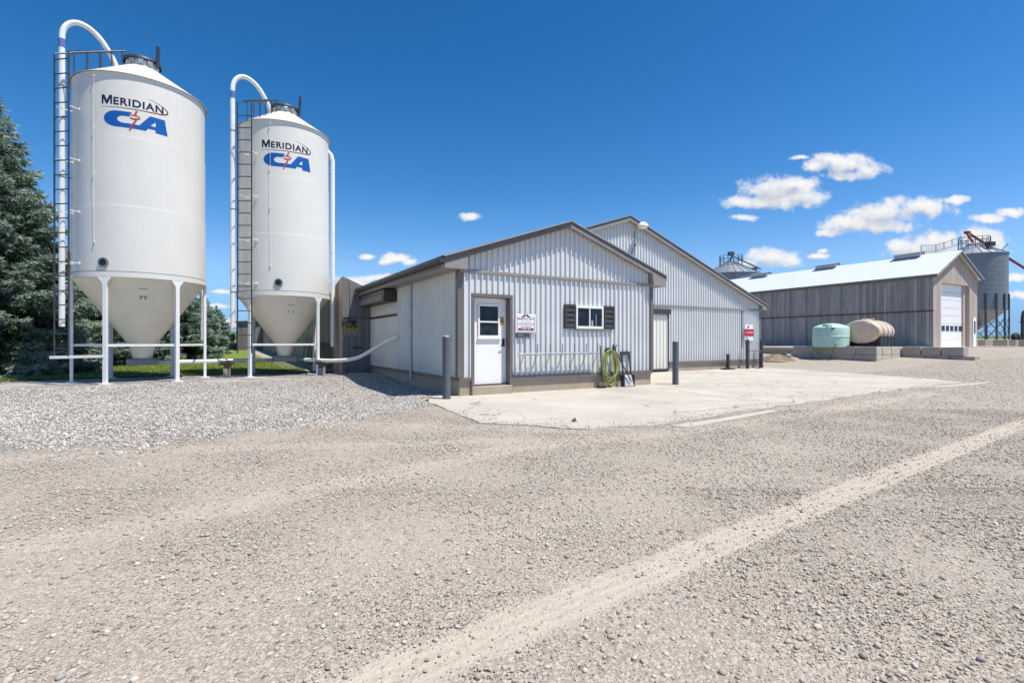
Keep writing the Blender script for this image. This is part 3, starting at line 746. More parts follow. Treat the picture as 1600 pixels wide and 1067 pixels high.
# foundation, sill
m = MB(); m.box(.02, .30, .012, .25, -.2, .40); m.box(1.35, W-.01, .012, .25, -.2, .40); m.box(.02, .27, .25, LEN, -.2, .40); m.box(W-.25, W-.01, .25, 4.0, -.2, .40)
m.build('foundation', 'foundation', FB, None, .008)
m = MB(); m.box(.305, 1.345, -.06, .25, -.2, .205); m.build('door_step', 'foundation', FB, None, .012)
m = MB(); m.box(1.36, W-.015, -.047, .010, .318, .418); m.box(-.010, .285, -.047, .010, .345, .418); m.box(-.043, .008, .05, 4.33, .345, .412); m.box(-.026, .008, 4.34, LEN, .345, .405); m.build('base_trim', 'taupe', FB, None, .004)
# trim bands
m = MB(); m.box(-.01, W+.01, -.052, -.0005, 2.752, 2.825); m.build('belt_trim', 'taupe_light', FB, None, .006)
m = MB(); m.box(-.048, .075, -.052, -.0005, .42, 2.75); m.box(-.048, -.0005, -.0005, .09, .42, 2.788); m.build('corner_trim', 'taupe', FB, None, .005)
m = MB(); m.box(W-.075, W+.03, -.052, -.0005, .42, 2.75); m.build('corner_trim', 'taupe', FB, None, .005)
# roof: two steel slopes with overhang
EL, ER, FO = -.42, W+.38, -.20
m = MB(); m.prism([(EL, zr_(EL)), (RU, RZ), (RU, RZ+.035), (EL-.03, zr_(EL)+.03)], 'xz', FO-.02, LEN); m.build('roof', 'roofdull', FB)
m = MB(); m.prism([(ER, zr_(ER)), (RU, RZ), (RU, RZ+.035), (ER+.03, zr_(ER)+.03)], 'xz', FO-.02, LEN); m.build('roof', 'roofdull', FB)
m = MB()
for a, b in ((EL, RU), (RU, ER)):
    m.prism([(a, zr_(a)-.002), (b, zr_(b)-.002), (b, zr_(b)-.062), (a, zr_(a)-.062)], 'xz', FO-.012, FO+.02)
m.prism([(EL, zr_(EL)-.063), (RU-.01, zr_(RU-.01)-.063), (RU-.01, zr_(RU-.01)-.125), (EL, zr_(EL)-.125)], 'xz', FO-.010, FO-.001)
m.build('drip_edge', 'brown', FB)
m = MB()
for a, b in ((EL, RU), (RU, ER)):
    m.prism([(a, zr_(a)-.064), (b, zr_(b)-.064), (b, zr_(b)-.145), (a, zr_(a)-.145)], 'xz', FO, FO+.022)
m.build('rake_board', 'taupe_light', FB)
m = MB()
for a, b in ((0.02, RU), (RU, W-.02)):
    m.prism([(a, zr_(a)-.125), (b, zr_(b)-.125), (b, zr_(b)-.115), (a, zr_(a)-.115)], 'xz', FO+.022, 0)
m.build('rake_soffit', 'taupe_light', FB)
m = MB(); m.prism([(EL, 2.80), (.13, 2.80), (.13, zr_(.13)-.146), (EL, zr_(EL)-.146)], 'xz', FO+.002, .0); m.build('boxed_eave', 'taupe_light', FB)
m = MB(); m.prism([(ER, 2.76), (W-.10, 2.80), (W-.16, zr_(W-.16)-.146), (ER, zr_(ER)-.146)], 'xz', FO+.002, .0); m.build('boxed_eave', 'taupe_light', FB)
m = MB(); m.box(EL, .0, .002, LEN, 2.79, 2.805); m.box(W, ER, .002, 4.0, 2.76, 2.775); m.build('soffit', 'taupe_light', FB)
m = MB(); m.box(EL, EL+.02, .002, LEN, 2.806, zr_(EL)-.01); m.build('fascia', 'taupe', FB)
# gutter: open trough along the left eave
def gutter(x0, sgn, y0, y1, z):
    m = MB(); c = [(0, 0), (.0, .11), (.006, .11), (.006, .006), (.085, .006), (.115, .06), (.115, .11), (.121, .11), (.121, .055), (.09, 0)]
    m.prism([(x0+sgn*p, z+q) for p, q in c], 'xz', y0, y1); m.box(min(x0, x0+sgn*.12), max(x0, x0+sgn*.12), y0-.006, y0, z, z+.10); return m
gutter(EL-.001, -1, FO-.01, LEN, zr_(EL)-.135).build('gutter', 'brown', FB)
gutter(ER+.001, 1, FO+.1, 4.0, zr_(ER)-.125).build('gutter', 'darksteel', FB)
m = MB(); m.tube([(-.075, 2.97, 2.79), (-.075, 2.97, .20)], .034, 10); m.box(-.113, -.001, 2.92, 3.02, 2.2, 2.225); m.box(-.113, -.001, 2.92, 3.02, .9, .925); m.build('downpipe', 'galv', FB, 50)
# vent hood under the left eave
m = MB(); m.box(-.42, -.02, 4.33, LEN-.02, 2.40, 2.74); vh = m.build('vent_hood', 'brown', FB, None, .008)
m = MB(); m.box(-.432, -.421, 4.45, LEN-.1, 2.42, 2.60); m.build('hood_flap', 'taupe', vh, None, .004)
# door
m = MB(); m.box(.288, .362, -.050, .20, .20, 2.224); m.box(1.288, 1.362, -.050, .20, .06, 2.224); m.box(.288, 1.362, -.054, .20, 2.225, 2.305); m.build('door_frame', 'taupe', FB, None, .006)
m = MB(); m.box(.364, 1.286, .145, .185, .235, 2.223); dr = m.build('door', 'door_white', FB, None, .004)
m = MB(); m.box(.364, 1.286, .05, .185, .207, .232); m.build('threshold', 'darksteel', dr)
dv = .03
fr = MB(); x0, x1, z0, z1 = .535, 1.105, 1.30, 2.085
fr.box(x0, x0+.045, .085, .114, z0, z1); fr.box(x1-.045, x1, .085, .114, z0, z1); fr.box(x0+.045, x1-.045, .085, .114, z1-.05, z1); fr.box(x0+.045, x1-.045, .083, .114, z0, z0+.06); fr.box(x0+.045, x1-.045, .088, .114, 1.655, 1.69)
fr.box(x0-.02, x1+.02, .070, .114, z0-.025, z0-.001); fr.build('window_frame', 'white', dr, None, .004)
m = MB(); m.box(x0+.045, x1-.045, .104, .114, z0+.06, 1.655); m.box(x0+.045, x1-.045, .104, .114, 1.69, z1-.05); m.build('pane', 'shopglass', dr)
m = MB(); m.box(1.175, 1.235, .085, .114, 1.10, 1.28); m.tube([(1.205, .09, 1.13), (1.205, .055, 1.13)], .02, 12); m.tube([(1.205, .06, 1.13), (1.11, .058, 1.125)], .011, 8); m.box(1.19, 1.22, .080, .09, 1.2, 1.255); m.build('handle', 'black', dr, None, .004)
m = MB(); m.box(1.125, 1.225, .110, .114, 1.60, 1.80); st = m.build('sticker', 'orange', dr)
m = MB(); m.tube([(1.175+.03*math.cos(a*.5), .1085, 1.70+.045*math.sin(a*.5)) for a in range(-5, 9)], .006, 6); m.box(1.15, 1.18, .107, .1095, 1.69, 1.705); m.build('sticker_print', 'ink', dr)
for o_ in dr.children: o_.location.y += dv if o_.name.split('.')[0] != 'threshold' else 0
# sliding window with louvred shutters
wx0, wx1, wz0, wz1 = 3.225, 4.127, 1.545, 2.13
fw = MB(); fw.box(wx0, wx0+.05, -.058, .0, wz0, wz1); fw.box(wx1-.05, wx1, -.058, .0, wz0, wz1); fw.box(wx0+.05, wx1-.05, -.058, .0, wz1-.06, wz1); fw.box(wx0+.05, wx1-.05, -.060, .0, wz0, wz0+.065); fw.box(3.655, 3.69, -.050, .0, wz0+.065, wz1-.06)
wo = fw.build('window', 'white', FB, None, .004)
m = MB(); m.box(wx0+.05, 3.655, -.030, -.022, wz0+.065, wz1-.06); m.box(3.69, wx1-.05, -.036, -.024, wz0+.065, wz1-.06); m.build('pane', 'glass', wo)
m = MB(); m.box(3.735, 3.79, -.0385, -.0365, wz0+.07, wz0+.22); m.box(3.88, 3.90, -.0385, -.0365, wz0+.07, wz0+.38); m.build('object_behind_glass', 'signgrey', wo)
m = MB(); m.box(wx0-.02, wx1+.02, -.064, -.022, wz0-.035, wz0-.001); m.build('sill', 'taupe', wo, None, .004)
for a, b in ((2.87, 3.205), (4.148, 4.49)):
    m = MB(); z0, z1 = 1.54, 2.15
    m.box(a, a+.05, -.072, -.0, z0, z1); m.box(b-.05, b, -.072, -.0, z0, z1); m.box(a+.05, b-.05, -.072, 0, z1-.06, z1); m.box(a+.05, b-.05, -.072, 0, z0, z0+.04); m.box(a+.05, b-.05, -.048, 0, z0+.04, z1-.06)
    for k in range(4):
        zc = z0+.06+k*.128
        m.add([(a+.05, -.074, zc), (b-.05, -.074, zc), (b-.05, -.049, zc+.10), (a+.05, -.049, zc+.10), (a+.05, -.074, zc-.014), (b-.05, -.074, zc-.014), (b-.05, -.049, zc-.014), (a+.05, -.049, zc-.014)], [(0, 1, 2, 3), (4, 5, 1, 0), (4, 7, 6, 5)])
    m.build('shutter', 'brown', FB)
# things fixed to or leaning on the front wall
def inF(name, label, cat, u, v, z=0, group=None, rz=0):
    x, y = F2W(u, v); return thing(name, label, cat, (x, y, z), ANG+rz, group)
sg = inF('wall_sign', 'white notice with dark emblem and maroon strip on the wall right of the white door', 'sign', 1.72, -.046, 1.655)
MB().box(-.285, .285, -.008, .0, -.225, .225).build('board', 'signwhite', sg)
m = MB(); m.box(-.255, -.235, -.0105, -.0085, -.205, .155); m.box(.235, .255, -.0105, -.0085, -.205, .155); m.box(-.235, .235, -.0105, -.0085, -.205, -.188); m.build('border', 'signpink', sg)
m = MB()
for s in (-1, 1):
    m.add([(s*.01, -.0108, .205), (s*.055, -.0108, .222), (s*.05, -.0108, .185), (s*.13, -.0108, .15), (s*.10, -.0108, .125), (s*.035, -.0108, .16), (s*.012, -.0108, .15)], [tuple(range(7))])
m.build('emblem', 'ink', sg)
def textline(mb, x0, x1, z, h, seed, fill=.8):
    r = random.Random(seed); x = x0
    while x < x1:
        w = h*r.uniform(.35, .75)
        if r.random() < fill:
            x2 = min(x+w, x1); mb.box(x, x+h*.16, -.0106, -.0086, z, z+h)
            q = r.choice((0, .42, .82)); mb.box(x, x2, -.0104, -.0088, z+h*q, z+h*(q+.17))
            if r.random() < .7: mb.box(x2-h*.15, x2, -.0103, -.0089, z, z+h)
        x += w+h*.16
m = MB(); textline(m, -.225, .225, .085, .036, 1, .95); m.build('heading', 'ink', sg)
m = MB(); textline(m, -.13, .12, .035, .02, 2); m.build('printed_line', 'signgrey', sg)
m = MB(); textline(m, -.215, .215, -.045, .05, 3, .9); m.build('printed_line', 'signgrey', sg)
m = MB(); textline(m, -.14, .14, -.095, .02, 4, .95); m.build('printed_line', 'ink', sg)
MB().box(-.215, .215, -.0106, -.0085, -.170, -.118).build('strip', 'maroon', sg)
m = MB(); textline(m, -.14, .13, -.158, .028, 5, .9); 
for i, p in enumerate(m.v): m.v[i] = (p[0], p[1]-.0022, p[2])
m.build('strip_lettering', 'signwhite', sg)
pl = inF('small_plate', 'small dark plate with pale lettering fixed below the white notice', 'plate', 1.63, -.046, 1.365)
MB().box(-.195, .185, -.007, 0, -.055, .055).build('plate', 'darksteel', pl)
m = MB(); textline(m, -.16, .02, -.005, .032, 8); textline(m, -.14, .15, -.043, .026, 9); 
for i, p in enumerate(m.v): m.v[i] = (p[0], p[1]+.001, p[2])
m.build('lettering', 'signgrey', pl)
# tool rail: white bar on struts with upright pegs and a low tray
rk = inF('boot_rack', 'pale horizontal rack with upright pegs along the front wall between sign and hose', 'rack', 1.42, -.02, 0)
MB().tube([(0, -.17, .925), (2.46, -.17, .925)], .018, 8).build('rail', 'galv', rk, 50)
for i in range(7):
    x = .16+i*.37
    m = MB(); m.tube([(x, -.17, .91), (x, -.175, 1.0), (x, -.19, 1.16)], .012, 6); m.tube([(x, -.17, .925), (x-.03, -.005, .56)], .010, 6); m.build('peg', 'galvdull', rk, 50)
m = MB(); m.box(.02, 2.42, -.215, -.125, .897, .906); m.build('slat', 'galv', rk)
# coiled hose on a hook
hs = inF('garden_hose', 'yellow-green hose coiled on a wall hook below the window', 'hose', 4.28, -.02, 0)
m = MB(); pts = []
for i in range(7*40+1):
    a = 2*math.pi*i/40; lp = i/40; k = .17+.055*math.sin(lp*1.9+.6)+.012*lp
    dn = .40+.05*math.sin(lp*2.7); cz = .94-dn+.01*lp
    pts.append((k*math.sin(a)+.02*math.sin(lp*1.3), -.075-.012*lp+.012*math.sin(a*1.5), max(.035, cz+dn*math.cos(a)*(1 if math.cos(a) > 0 else 1.10))))
pts.append((.12, -.18, .03)); pts.append((.20, -.22, .02))
m.tube(pts, .0125, 7); m.build('coil', 'hose', hs, 60)
m = MB(); m.box(-.07, .07, -.012, 0, .86, 1.04); m.tube([(-.05, -.01, .93), (-.05, -.15, .93), (-.05, -.165, .99)], .012, 6); m.tube([(.05, -.01, .93), (.05, -.15, .93), (.05, -.165, .99)], .012, 6); m.build('hook', 'darksteel', hs, 50)
m = MB(); m.tube([(-.10, -.06, .98), (-.04, -.09, 1.05), (.02, -.07, 1.02)], .02, 8); m.tube([(-.14, -.09, 1.04), (-.08, -.08, .97)], .014, 8); m.build('nozzle', 'black', hs, 50)
pole = inF('long_brush', 'thin dark brush pole standing left of the coiled hose', 'brush', 3.99, -.16, 0)
MB().tube([(0, 0, .10), (.02, .115, 1.12)], .014, 8).build('handle', 'darksteel', pole, 50)
m = MB(); m.box(-.13, .13, -.03, .03, .05, .11); m.build('head', 'timber', pole, None, .008)
m = MB()
for i in range(26):
    x = -.12+.24*i/25; m.box(x-.003, x+.003, -.025, .025, .0, .05)
m.build('bristles', 'black', pole)
sc = inF('scraper_pole', 'slim dark pole leaning right from the wall into the metal scoop', 'pole', 4.86, -.26, 0)
MB().tube([(0.03, -.02, .16), (-.34, .225, 1.02)], .015, 8).build('shaft', 'darksteel', sc, 50)
m = MB(); m.tube([(-.36, .235, 1.02), (-.37, .235, 1.14)], .016, 8); m.tube([(-.34, .225, 1.02), (-.27, .20, 1.13)], .012, 8); m.box(-.40, -.30, .20, .24, .98, 1.03); m.build('head', 'black', sc, 50)
sv = inF('scoop_shovel', 'metal scoop shovel with dark side bars and green grip against the foundation', 'shovel', 4.88, -.16, 0)
m = MB(); nn = 10; vs = []; 
for j in range(nn+1):
    for i in range(nn+1):
        x = -.19+.38*i/nn; zz = .02+.30*j/nn; vs.append((x*(1-.04*j/nn), -.06+.09*(j/nn)-.06*(1-(x/.19)**2)*.7, zz))
fs = [(j*(nn+1)+i, j*(nn+1)+i+1, (j+1)*(nn+1)+i+1, (j+1)*(nn+1)+i) for j in range(nn) for i in range(nn)]
m.add(vs, fs); bl = m.build('blade', 'scoop', sv, 60); sm = bl.modifiers.new('thickness', 'SOLIDIFY'); sm.thickness = .006
m = MB(); m.box(-.195, -.165, -.07, .06, .0, .33); m.box(.165, .195, -.07, .06, .0, .33); m.box(-.19, .19, -.075, -.045, .0, .03); m.build('rim', 'darksteel', sv, None, .004)
m = MB(); m.tube([(-.14, .02, .28), (-.14, .11, .92)], .022, 8); m.tube([(.14, .02, .28), (.14, .11, .92)], .022, 8); m.build('side_bars', 'darksteel', sv, 50)
MB().box(-.17, .17, .085, .135, .86, .95).build('grip', simple('dark_green_grip', (.02, .05, .035), .5), sv, None, .012)

# ------------------------------------------------------------------ bollards
def bollard(x, y, h, label, rad):
    t = thing('bollard', label, 'bollard', (x, y, .0), 0, 'grey steel bollards on the slab')
    MB().lathe([(rad, -.15), (rad, h-.02), (rad-.012, h-.004)], 32).build('pipe', 'bollard', t, 30)
    MB().lathe([(rad-.012, h-.004), (rad*.6, h+.012), (.01, h+.018)], 32, capt=True).build('cap', 'pad', t, 40)
    m = MB().lathe([(rad+.015, .0), (rad+.004, .03)], 32); m.build('weld_collar', 'darksteel', t, 30)
bollard(-1.385, 10.55, 1.33, 'left grey steel bollard standing at the corner beside the white door', .085)
bollard(4.60, 14.05, 1.23, 'right grey steel bollard on the slab in front of the big gabled barn', .085)
# ------------------------------------------------------------------ big gabled barn (same frame, front at y = 4)
BV = 4.0
BN = thing('gabled_barn', 'large grey ribbed-steel barn with tall front gable behind the low building', 'barn', (*F2W(0, BV), 0), ANG)
BU, BZ, BR, BL = 8.80, 5.95, 17.08, -.80
zb_ = lambda u: BZ-(.358 if u > BU else .33)*abs(u-BU)
DB = (10.02, 11.05, -.1, 2.30)
m = MB(); ribbed(m, 'x', 0, -1, profile(5.0, BR, .152, .042, .026, (DB[0], DB[1])), lambda s: .39, lambda s: zb_(s)-.10, [DB])
m.build('front_wall', 'siding', BN)
m = MB(); m.add([(BR, .0, .39), (BR, 45, .39), (BR, 45, zb_(BR)-.1), (BR, .0, zb_(BR)-.1)], [(0, 1, 2, 3)]); m.build('side_wall', 'siding', BN)
m = MB(); m.box(5.0, 10.02, .012, .25, -.2, .39); m.box(11.05, BR-.01, .012, .25, -.2, .39); m.box(BR-.25, BR-.01, .25, 45, -.2, .39); m.build('foundation', 'foundation', BN, None, .008)
m = MB(); m.box(11.08, BR-.01, -.047, .008, .30, .405); m.build('base_trim', 'taupe', BN, None, .004)
m = MB(); m.box(5.9, BR+.01, -.052, -.0005, 2.61, 2.69); m.build('belt_trim', 'taupe_light', BN, None, .006)
m = MB(); m.box(BR-.08, BR+.03, -.052, -.0005, .40, 2.61); m.build('corner_trim', 'taupe', BN, None, .005)
EB, FB2, LB = BR+.27, -.20, 46
m = MB(); m.prism([(EB, zb_(EB)), (BU, BZ), (BU, BZ+.035), (EB+.03, zb_(EB)+.03)], 'xz', FB2-.02, LB); m.build('roof', 'roofdull', BN)
m = MB(); m.prism([(BL, zb_(BL)), (BU, BZ), (BU, BZ+.035), (BL, zb_(BL)+.035)], 'xz', FB2-.02, LB)
bmroof = m
# the left slope starts beside the low building's roof, further back
m = MB(); m.prism([(BL, zb_(BL)), (2.0, zb_(2.0)), (2.0, zb_(2.0)+.035), (BL, zb_(BL)+.035)], 'xz', 3.6, LB); m.prism([(2.0, zb_(2.0)), (BU, BZ), (BU, BZ+.035), (2.0, zb_(2.0)+.035)], 'xz', FB2-.02, LB); m.build('roof', 'roofdull', BN)
m = MB()
for a, b in ((4.6, BU), (BU, EB)): m.prism([(a, zb_(a)-.002), (b, zb_(b)-.002), (b, zb_(b)-.065), (a, zb_(a)-.065)], 'xz', FB2-.012, FB2+.02)
m.build('drip_edge', 'brown', BN)
m = MB()
for a, b in ((4.6, BU), (BU, EB)): m.prism([(a, zb_(a)-.067), (b, zb_(b)-.067), (b, zb_(b)-.18), (a, zb_(a)-.18)], 'xz', FB2, FB2+.022)
m.build('rake_board', 'taupe_light', BN)
m = MB()
for a, b in ((5.0, BU), (BU, BR)): m.prism([(a, zb_(a)-.125), (b, zb_(b)-.125), (b, zb_(b)-.115), (a, zb_(a)-.115)], 'xz', FB2+.022, 0)
m.build('rake_soffit', 'taupe_light', BN)
m = MB(); m.prism([(EB, zb_(EB)-.20), (BR-.06, zb_(BR)-.32), (BR-.06, zb_(BR-.06)-.182), (EB, zb_(EB)-.182)], 'xz', FB2+.002, .0); m.box(BR, EB, .002, LB, zb_(EB)-.19, zb_(EB)-.175); m.build('boxed_eave', 'taupe_light', BN)
gutter(EB+.001, 1, FB2+.04, 20, zb_(EB)-.13).build('gutter', 'darksteel', BN)
# sliding door with its track cover
m = MB(); ribbed(m, 'x', 0, -1, profile(10.04, 11.0, .19, .026, .026), lambda s: .13, lambda s: 2.28); dr = m.build('sliding_door', 'siding_side', BN)
m = MB(); m.box(10.99, 11.045, -.045, .0, .06, 2.30); m.box(10.02, 10.99, -.04, .0, .06, .13); m.build('door_edge', 'darksteel', dr)
m = MB(); m.box(9.9, 11.10, -.10, -.001, 2.32, 2.50); m.build('track_cover', 'brown', dr, None, .006)
# yard light under the gable peak
m = MB(); m.tube([(9.20, 0, 5.30), (9.20, -.10, 5.42), (9.22, -.34, 5.58)], .022, 8); m.box(9.16, 9.24, -.05, -.0, 5.2, 5.36); yl = m.build('yard_light', 'galv', BN, 50)
m = MB(); m.lathe([(.02, .14), (.10, .12), (.20, .02), (.21, -.02)], 24, (9.22, -.42, 5.58), capb=True); m.build('lamp_shade', 'white', yl, 40)
m = MB(); m.lathe([(.205, -.02), (.17, -.09), (.08, -.13), (.01, -.14)], 24, (9.22, -.42, 5.58)); m.build('lens', 'lens', yl, 40)
m = MB(); m.tube([(9.18, -.045, 5.2), (9.18, -.05, 4.9), (8.86, -.05, 4.35)], .012, 6); m.box(9.14, 9.22, -.075, -.035, 4.86, 4.96); m.build('conduit', 'galvdull', yl, 50)
m = MB(); m.tube([(15.72, -.055, 2.60), (15.72, -.055, .9)], .018, 8); m.build('conduit', 'darksteel', BN, 50)
# posts, sign, bits at the barn's right corner
def post(u, h, label):
    t = inF('steel_post', label, 'post', u, 3.72, .0, 'steel posts at the barn corner')
    MB().box(-.055, .055, -.055, .055, -.15, h).build('shaft', 'darksteel', t, None, .008); MB().box(-.06, .06, -.06, .06, h, h+.012).build('cap', 'galvdull', t, None, .003)
post(15.77, 1.30, 'left of two dark posts at the barn corner, under the red and white sign'); post(16.80, 1.30, 'right of two dark posts, at the far right edge of the barn front')
t = inF('post_rail', 'thin dark rail joining the two posts at the barn corner', 'rail', 15.83, 3.70, 0)
MB().tube([(0, 0, .80), (.92, 0, .80)], .012, 6).build('rail', 'darksteel', t, 50)
m = MB(); m.tube([(.42, .02, .80), (.42, .05, .12)], .010, 6); m.build('drop_rod', 'darksteel', t, 50)
t = inF('red_sign', 'white notice with broad red band at the right end of the barn', 'sign', 16.2, 3.95, 1.62)
MB().box(-.30, .30, -.010, 0, -.37, .37).build('board', 'signwhite', t, None, .003)
MB().box(-.34, .34, -.020, -.011, -.16, .16).build('band', 'signred', t, None, .003)
m = MB(); textline(m, -.25, .27, -.03, .07, 21, .97)
for i, p in enumerate(m.v): m.v[i] = (p[0], p[1]-.0135, p[2])
m.build('band_lettering', 'signwhite', t)
m = MB(); m.tube([(-.10, -.0125, .27), (-.04, -.0125, .27)], .035, 10); m.box(-.1, -.02, -.0135, -.0105, .20, .25); m.box(-.24, -.06, -.0135, -.0105, -.25, -.21); m.build('printed_mark', 'ink', t)
t = inF('hydrant', 'short dark water hydrant with lever in front of the barn corner', 'hydrant', 16.50, 3.62, .0)
m = MB(); m.tube([(0, 0, 0), (0, 0, .78)], .022, 8); m.tube([(0, 0, .62), (.0, -.10, .60), (0, -.13, .50)], .022, 8); m.build('standpipe', 'black', t, 50)
m = MB(); m.tube([(0, 0, .78), (-.16, 0, .70)], .014, 6); m.box(-.03, .03, -.03, .03, .72, .80); m.build('lever', 'galvdull', t, 50)
m = MB(); m.tube([(-.32, .02, .05), (-.28, .0, .16), (-.10, .0, .13), (.0, -.04, .06), (-.12, -.06, .03), (-.3, -.02, .03)], .016, 6); m.build('hose_end', 'rubber', t, 50)
t = inF('boot_scraper', 'short black post on a flat foot plate in front of the barn wall', 'boot scraper', 14.42, 3.72, .012)
MB().box(-.34, .34, -.12, .12, 0, .05).build('foot_plate', 'black', t, None, .01)
m = MB(); m.box(-.07, .07, -.04, .04, .05, .66); m.bar((-.2, 0, .06), (-.07, 0, .34), .03, .03); m.build('upright', 'black', t, None, .008)

# ------------------------------------------------------------------ weathered board walls behind the silos
WV = 7.36
WW = thing('board_wall', 'weathered grey board wall with a peaked corner and yellow sign beside the low building', 'wall', (*F2W(0, WV), 0), ANG)
def wtop(s): return 3.42+(s+.92)*(-.43) if s > -.92 else 3.42
m = MB(); pr_ = profile(-.95, .02, .24, -.018, .012); 
ribbed(m, 'x', 0, -1, pr_, lambda s: -.1, wtop); m.build('boards', 'wood_wing', WW)
m = MB(); m.add([(-.95, .05, -.1), (.02, .05, -.1), (.02, .05, wtop(.02)), (-.95, .05, wtop(-.95))], [(0, 1, 2, 3)]); m.build('backing_boards', 'timber', WW)
m = MB(); m.box(-.93, .0, -.030, -.001, 2.03, 2.055); m.build('rail', 'timber', WW, None, .005)
m = MB(); m.box(-.90, -.35, -.05, -.001, 1.74, 1.78) if False else m.box(-.62, -.30, -.03, -.001, .98, 1.03); m.build('latch', 'black', WW, None, .005)
t = inF('barn_light_bracket', 'small black bracket on the board wall above the yellow sign', 'bracket', -.78, WV-.02, 1.90)
m = MB(); m.box(-.20, .26, -.14, 0, -.03, .02); m.tube([(-.16, -.05, -.02), (-.2, -.02, -.16)], .015, 6); m.lathe([(.02, 0), (.05, -.06), (.055, -.12)], 12, (.16, -.08, -.02)); m.build('bracket', 'black', t, 50)
t = inF('warning_sign', 'yellow and black warning sign on the grey board wall', 'sign', -.66, WV-.004, 1.62)
MB().box(-.235, .235, -.012, 0, -.185, .185).build('board', 'yellow', t, None, .002)
m = MB(); m.box(-.20, -.075, -.0145, -.0125, .055, .155); m.box(-.055, .045, -.0145, -.0125, .055, .155); m.box(.065, .20, -.0145, -.0125, .055, .155); m.box(-.20, .20, -.0145, -.0125, -.165, -.065); m.build('black_panel', 'ink', t)
m = MB(); textline(m, -.2, .2, -.03, .06, 31, .9)
for i, p in enumerate(m.v): m.v[i] = (p[0], p[1]-.004, p[2])
m.build('red_lettering', 'red', t)
m = MB(); textline(m, -.16, .16, -.145, .055, 33, .95)
for i, p in enumerate(m.v): m.v[i] = (p[0], p[1]-.0062, p[2])
m.build('white_lettering', 'signwhite', t)
m = MB(); textline(m, -.17, .18, .085, .045, 35, .8)
for i, p in enumerate(m.v): m.v[i] = (p[0], p[1]-.0062, p[2])
m.build('yellow_lettering', 'yellow', t)
LW = thing('long_board_barn', 'long brown board-sided barn wall running back from the peaked corner', 'barn', (*F2W(-.95, WV), 0), ANG)
m = MB(); ribbed(m, 'y', 0, -1, profile(.0, 42, .24, -.02, .016), lambda s: -.4, lambda s: 3.42-.42*sstep(0, 2.5, np.array(s))); m.build('boards', 'wood_long', LW)
m = MB(); m.prism([(-.10, 2.98), (1.2, 3.40), (1.2, 3.44), (-.10, 3.02)], 'xz', 2.4, 42); m.build('roof', 'galvdull', LW)
m = MB(); m.box(.06, .10, .02, 42, -.4, 2.95); m.build('backing_boards', 'timber', LW)
m = MB(); m.box(-.02, .05, 1.8, 7.6, .35, 1.05); m.build('vent_opening', 'black', LW)
m = MB(); m.box(-.05, .01, 1.75, 7.65, 1.06, 1.16); m.box(-.05, .01, 1.75, 7.65, .24, .34); m.build('vent_frame', 'timber', LW, None, .006)
m = MB(); m.box(-2.1, .0, 33.5, 36.0, -.4, 3.0); lb = m.build('annex', 'wood_wing', LW)
m = MB(); m.prism([(-2.22, 2.98), (.0, 3.12), (.0, 3.18), (-2.22, 3.04)], 'xz', 33.3, 36.2); m.build('annex_roof', 'galvdull', lb)
m = MB(); m.box(-1.15, -.55, 33.38, 33.49, 2.7, 3.3); m.build('fan_box', 'black', lb)
for i, (v, lab) in enumerate(((10.6, 'nearest of four thin grey poles leaning on the board barn'), (11.6, 'second of four thin poles leaning on the board barn'), (12.6, 'third of four thin poles leaning on the board barn'), (13.6, 'farthest of four thin poles leaning on the board barn'))):
    x, y = F2W(-1.45, v); t = thing('leaning_pole', lab, 'pole', (x, y, .05), ANG, 'poles leaning on the board barn')
    MB().bar((0, 0, 0), (.42, .75, 1.35+.1*(i % 2)), .05, .05).build('shaft', 'pad', t, None, .004)

# ------------------------------------------------------------------ machinery shed with the big overhead door
SA = math.atan2(.465, .885); SX, SY = 27.0, 32.0
SZ = .82
SH = thing('machine_shed', 'long weathered board shed with white metal roof and tall overhead door', 'shed', (SX, SY, SZ), SA)
SW, SLn = 6.25, 17.8
eh, rh = 5.60-SZ, 7.25-SZ; sru = SW/2
zs = lambda u: rh-(rh-eh)*abs(u-sru)/sru
OP = (1.05, 5.10, -.2, 5.05-SZ)
m = MB(); ribbed(m, 'x', 0, -1, profile(0, SW, .22, -.018, .014, (OP[0], OP[1])), lambda s: -.2, lambda s: zs(s)-.06, [OP]); m.build('gable_boards', 'wood_gable', SH)
m = MB(); ribbed(m, 'y', 0, -1, profile(0, SLn, .22, -.018, .014), lambda s: 2.40, lambda s: eh-.05)
ribbed(m, 'y', .03, -1, profile(0, SLn, .22, -.018, .014), lambda s: -.3, lambda s: 2.42); m.build('side_boards', 'wood_side', SH)
m = MB(); m.box(-.05, .02, -.03, SLn, 2.32, 2.41); m.build('side_rail', 'timber', SH, None, .006)
m = MB(); m.box(.05, SW-.05, SLn-.1, SLn, -.2, eh); m.box(SW-.03, SW, .02, SLn, -.2, eh-.05); m.box(.06, .10, .02, SLn, -.2, eh-.1); m.build('frame', 'timber', SH)
m = MB(); m.prism([(-.22, zs(-.22)), (sru, rh), (sru, rh+.04), (-.24, zs(-.22)+.035)], 'xz', -.32, SLn+.2); m.build('roof', 'roofsteel', SH)
m = MB(); m.prism([(SW+.22, zs(SW+.22)), (sru, rh), (sru, rh+.04), (SW+.24, zs(SW+.22)+.035)], 'xz', -.32, SLn+.2); m.build('roof', 'roofsteel', SH)
m = MB(); rr = .22
for k in range(int(SLn/.9)):
    y = -.2+k*.9; m.prism([(-.22, zs(-.22)+.036), (sru, rh+.042), (sru, rh+.062), (-.22, zs(-.22)+.056)], 'xz', y, y+.04)
m.build('roof_rib', 'roofsteel', SH)
m = MB(); m.box(-.24, -.20, -.30, SLn, zs(-.22)-.16, zs(-.22)-.002); m.box(-.20, -.0, -.02, SLn, zs(-.22)-.16, zs(-.22)-.14)
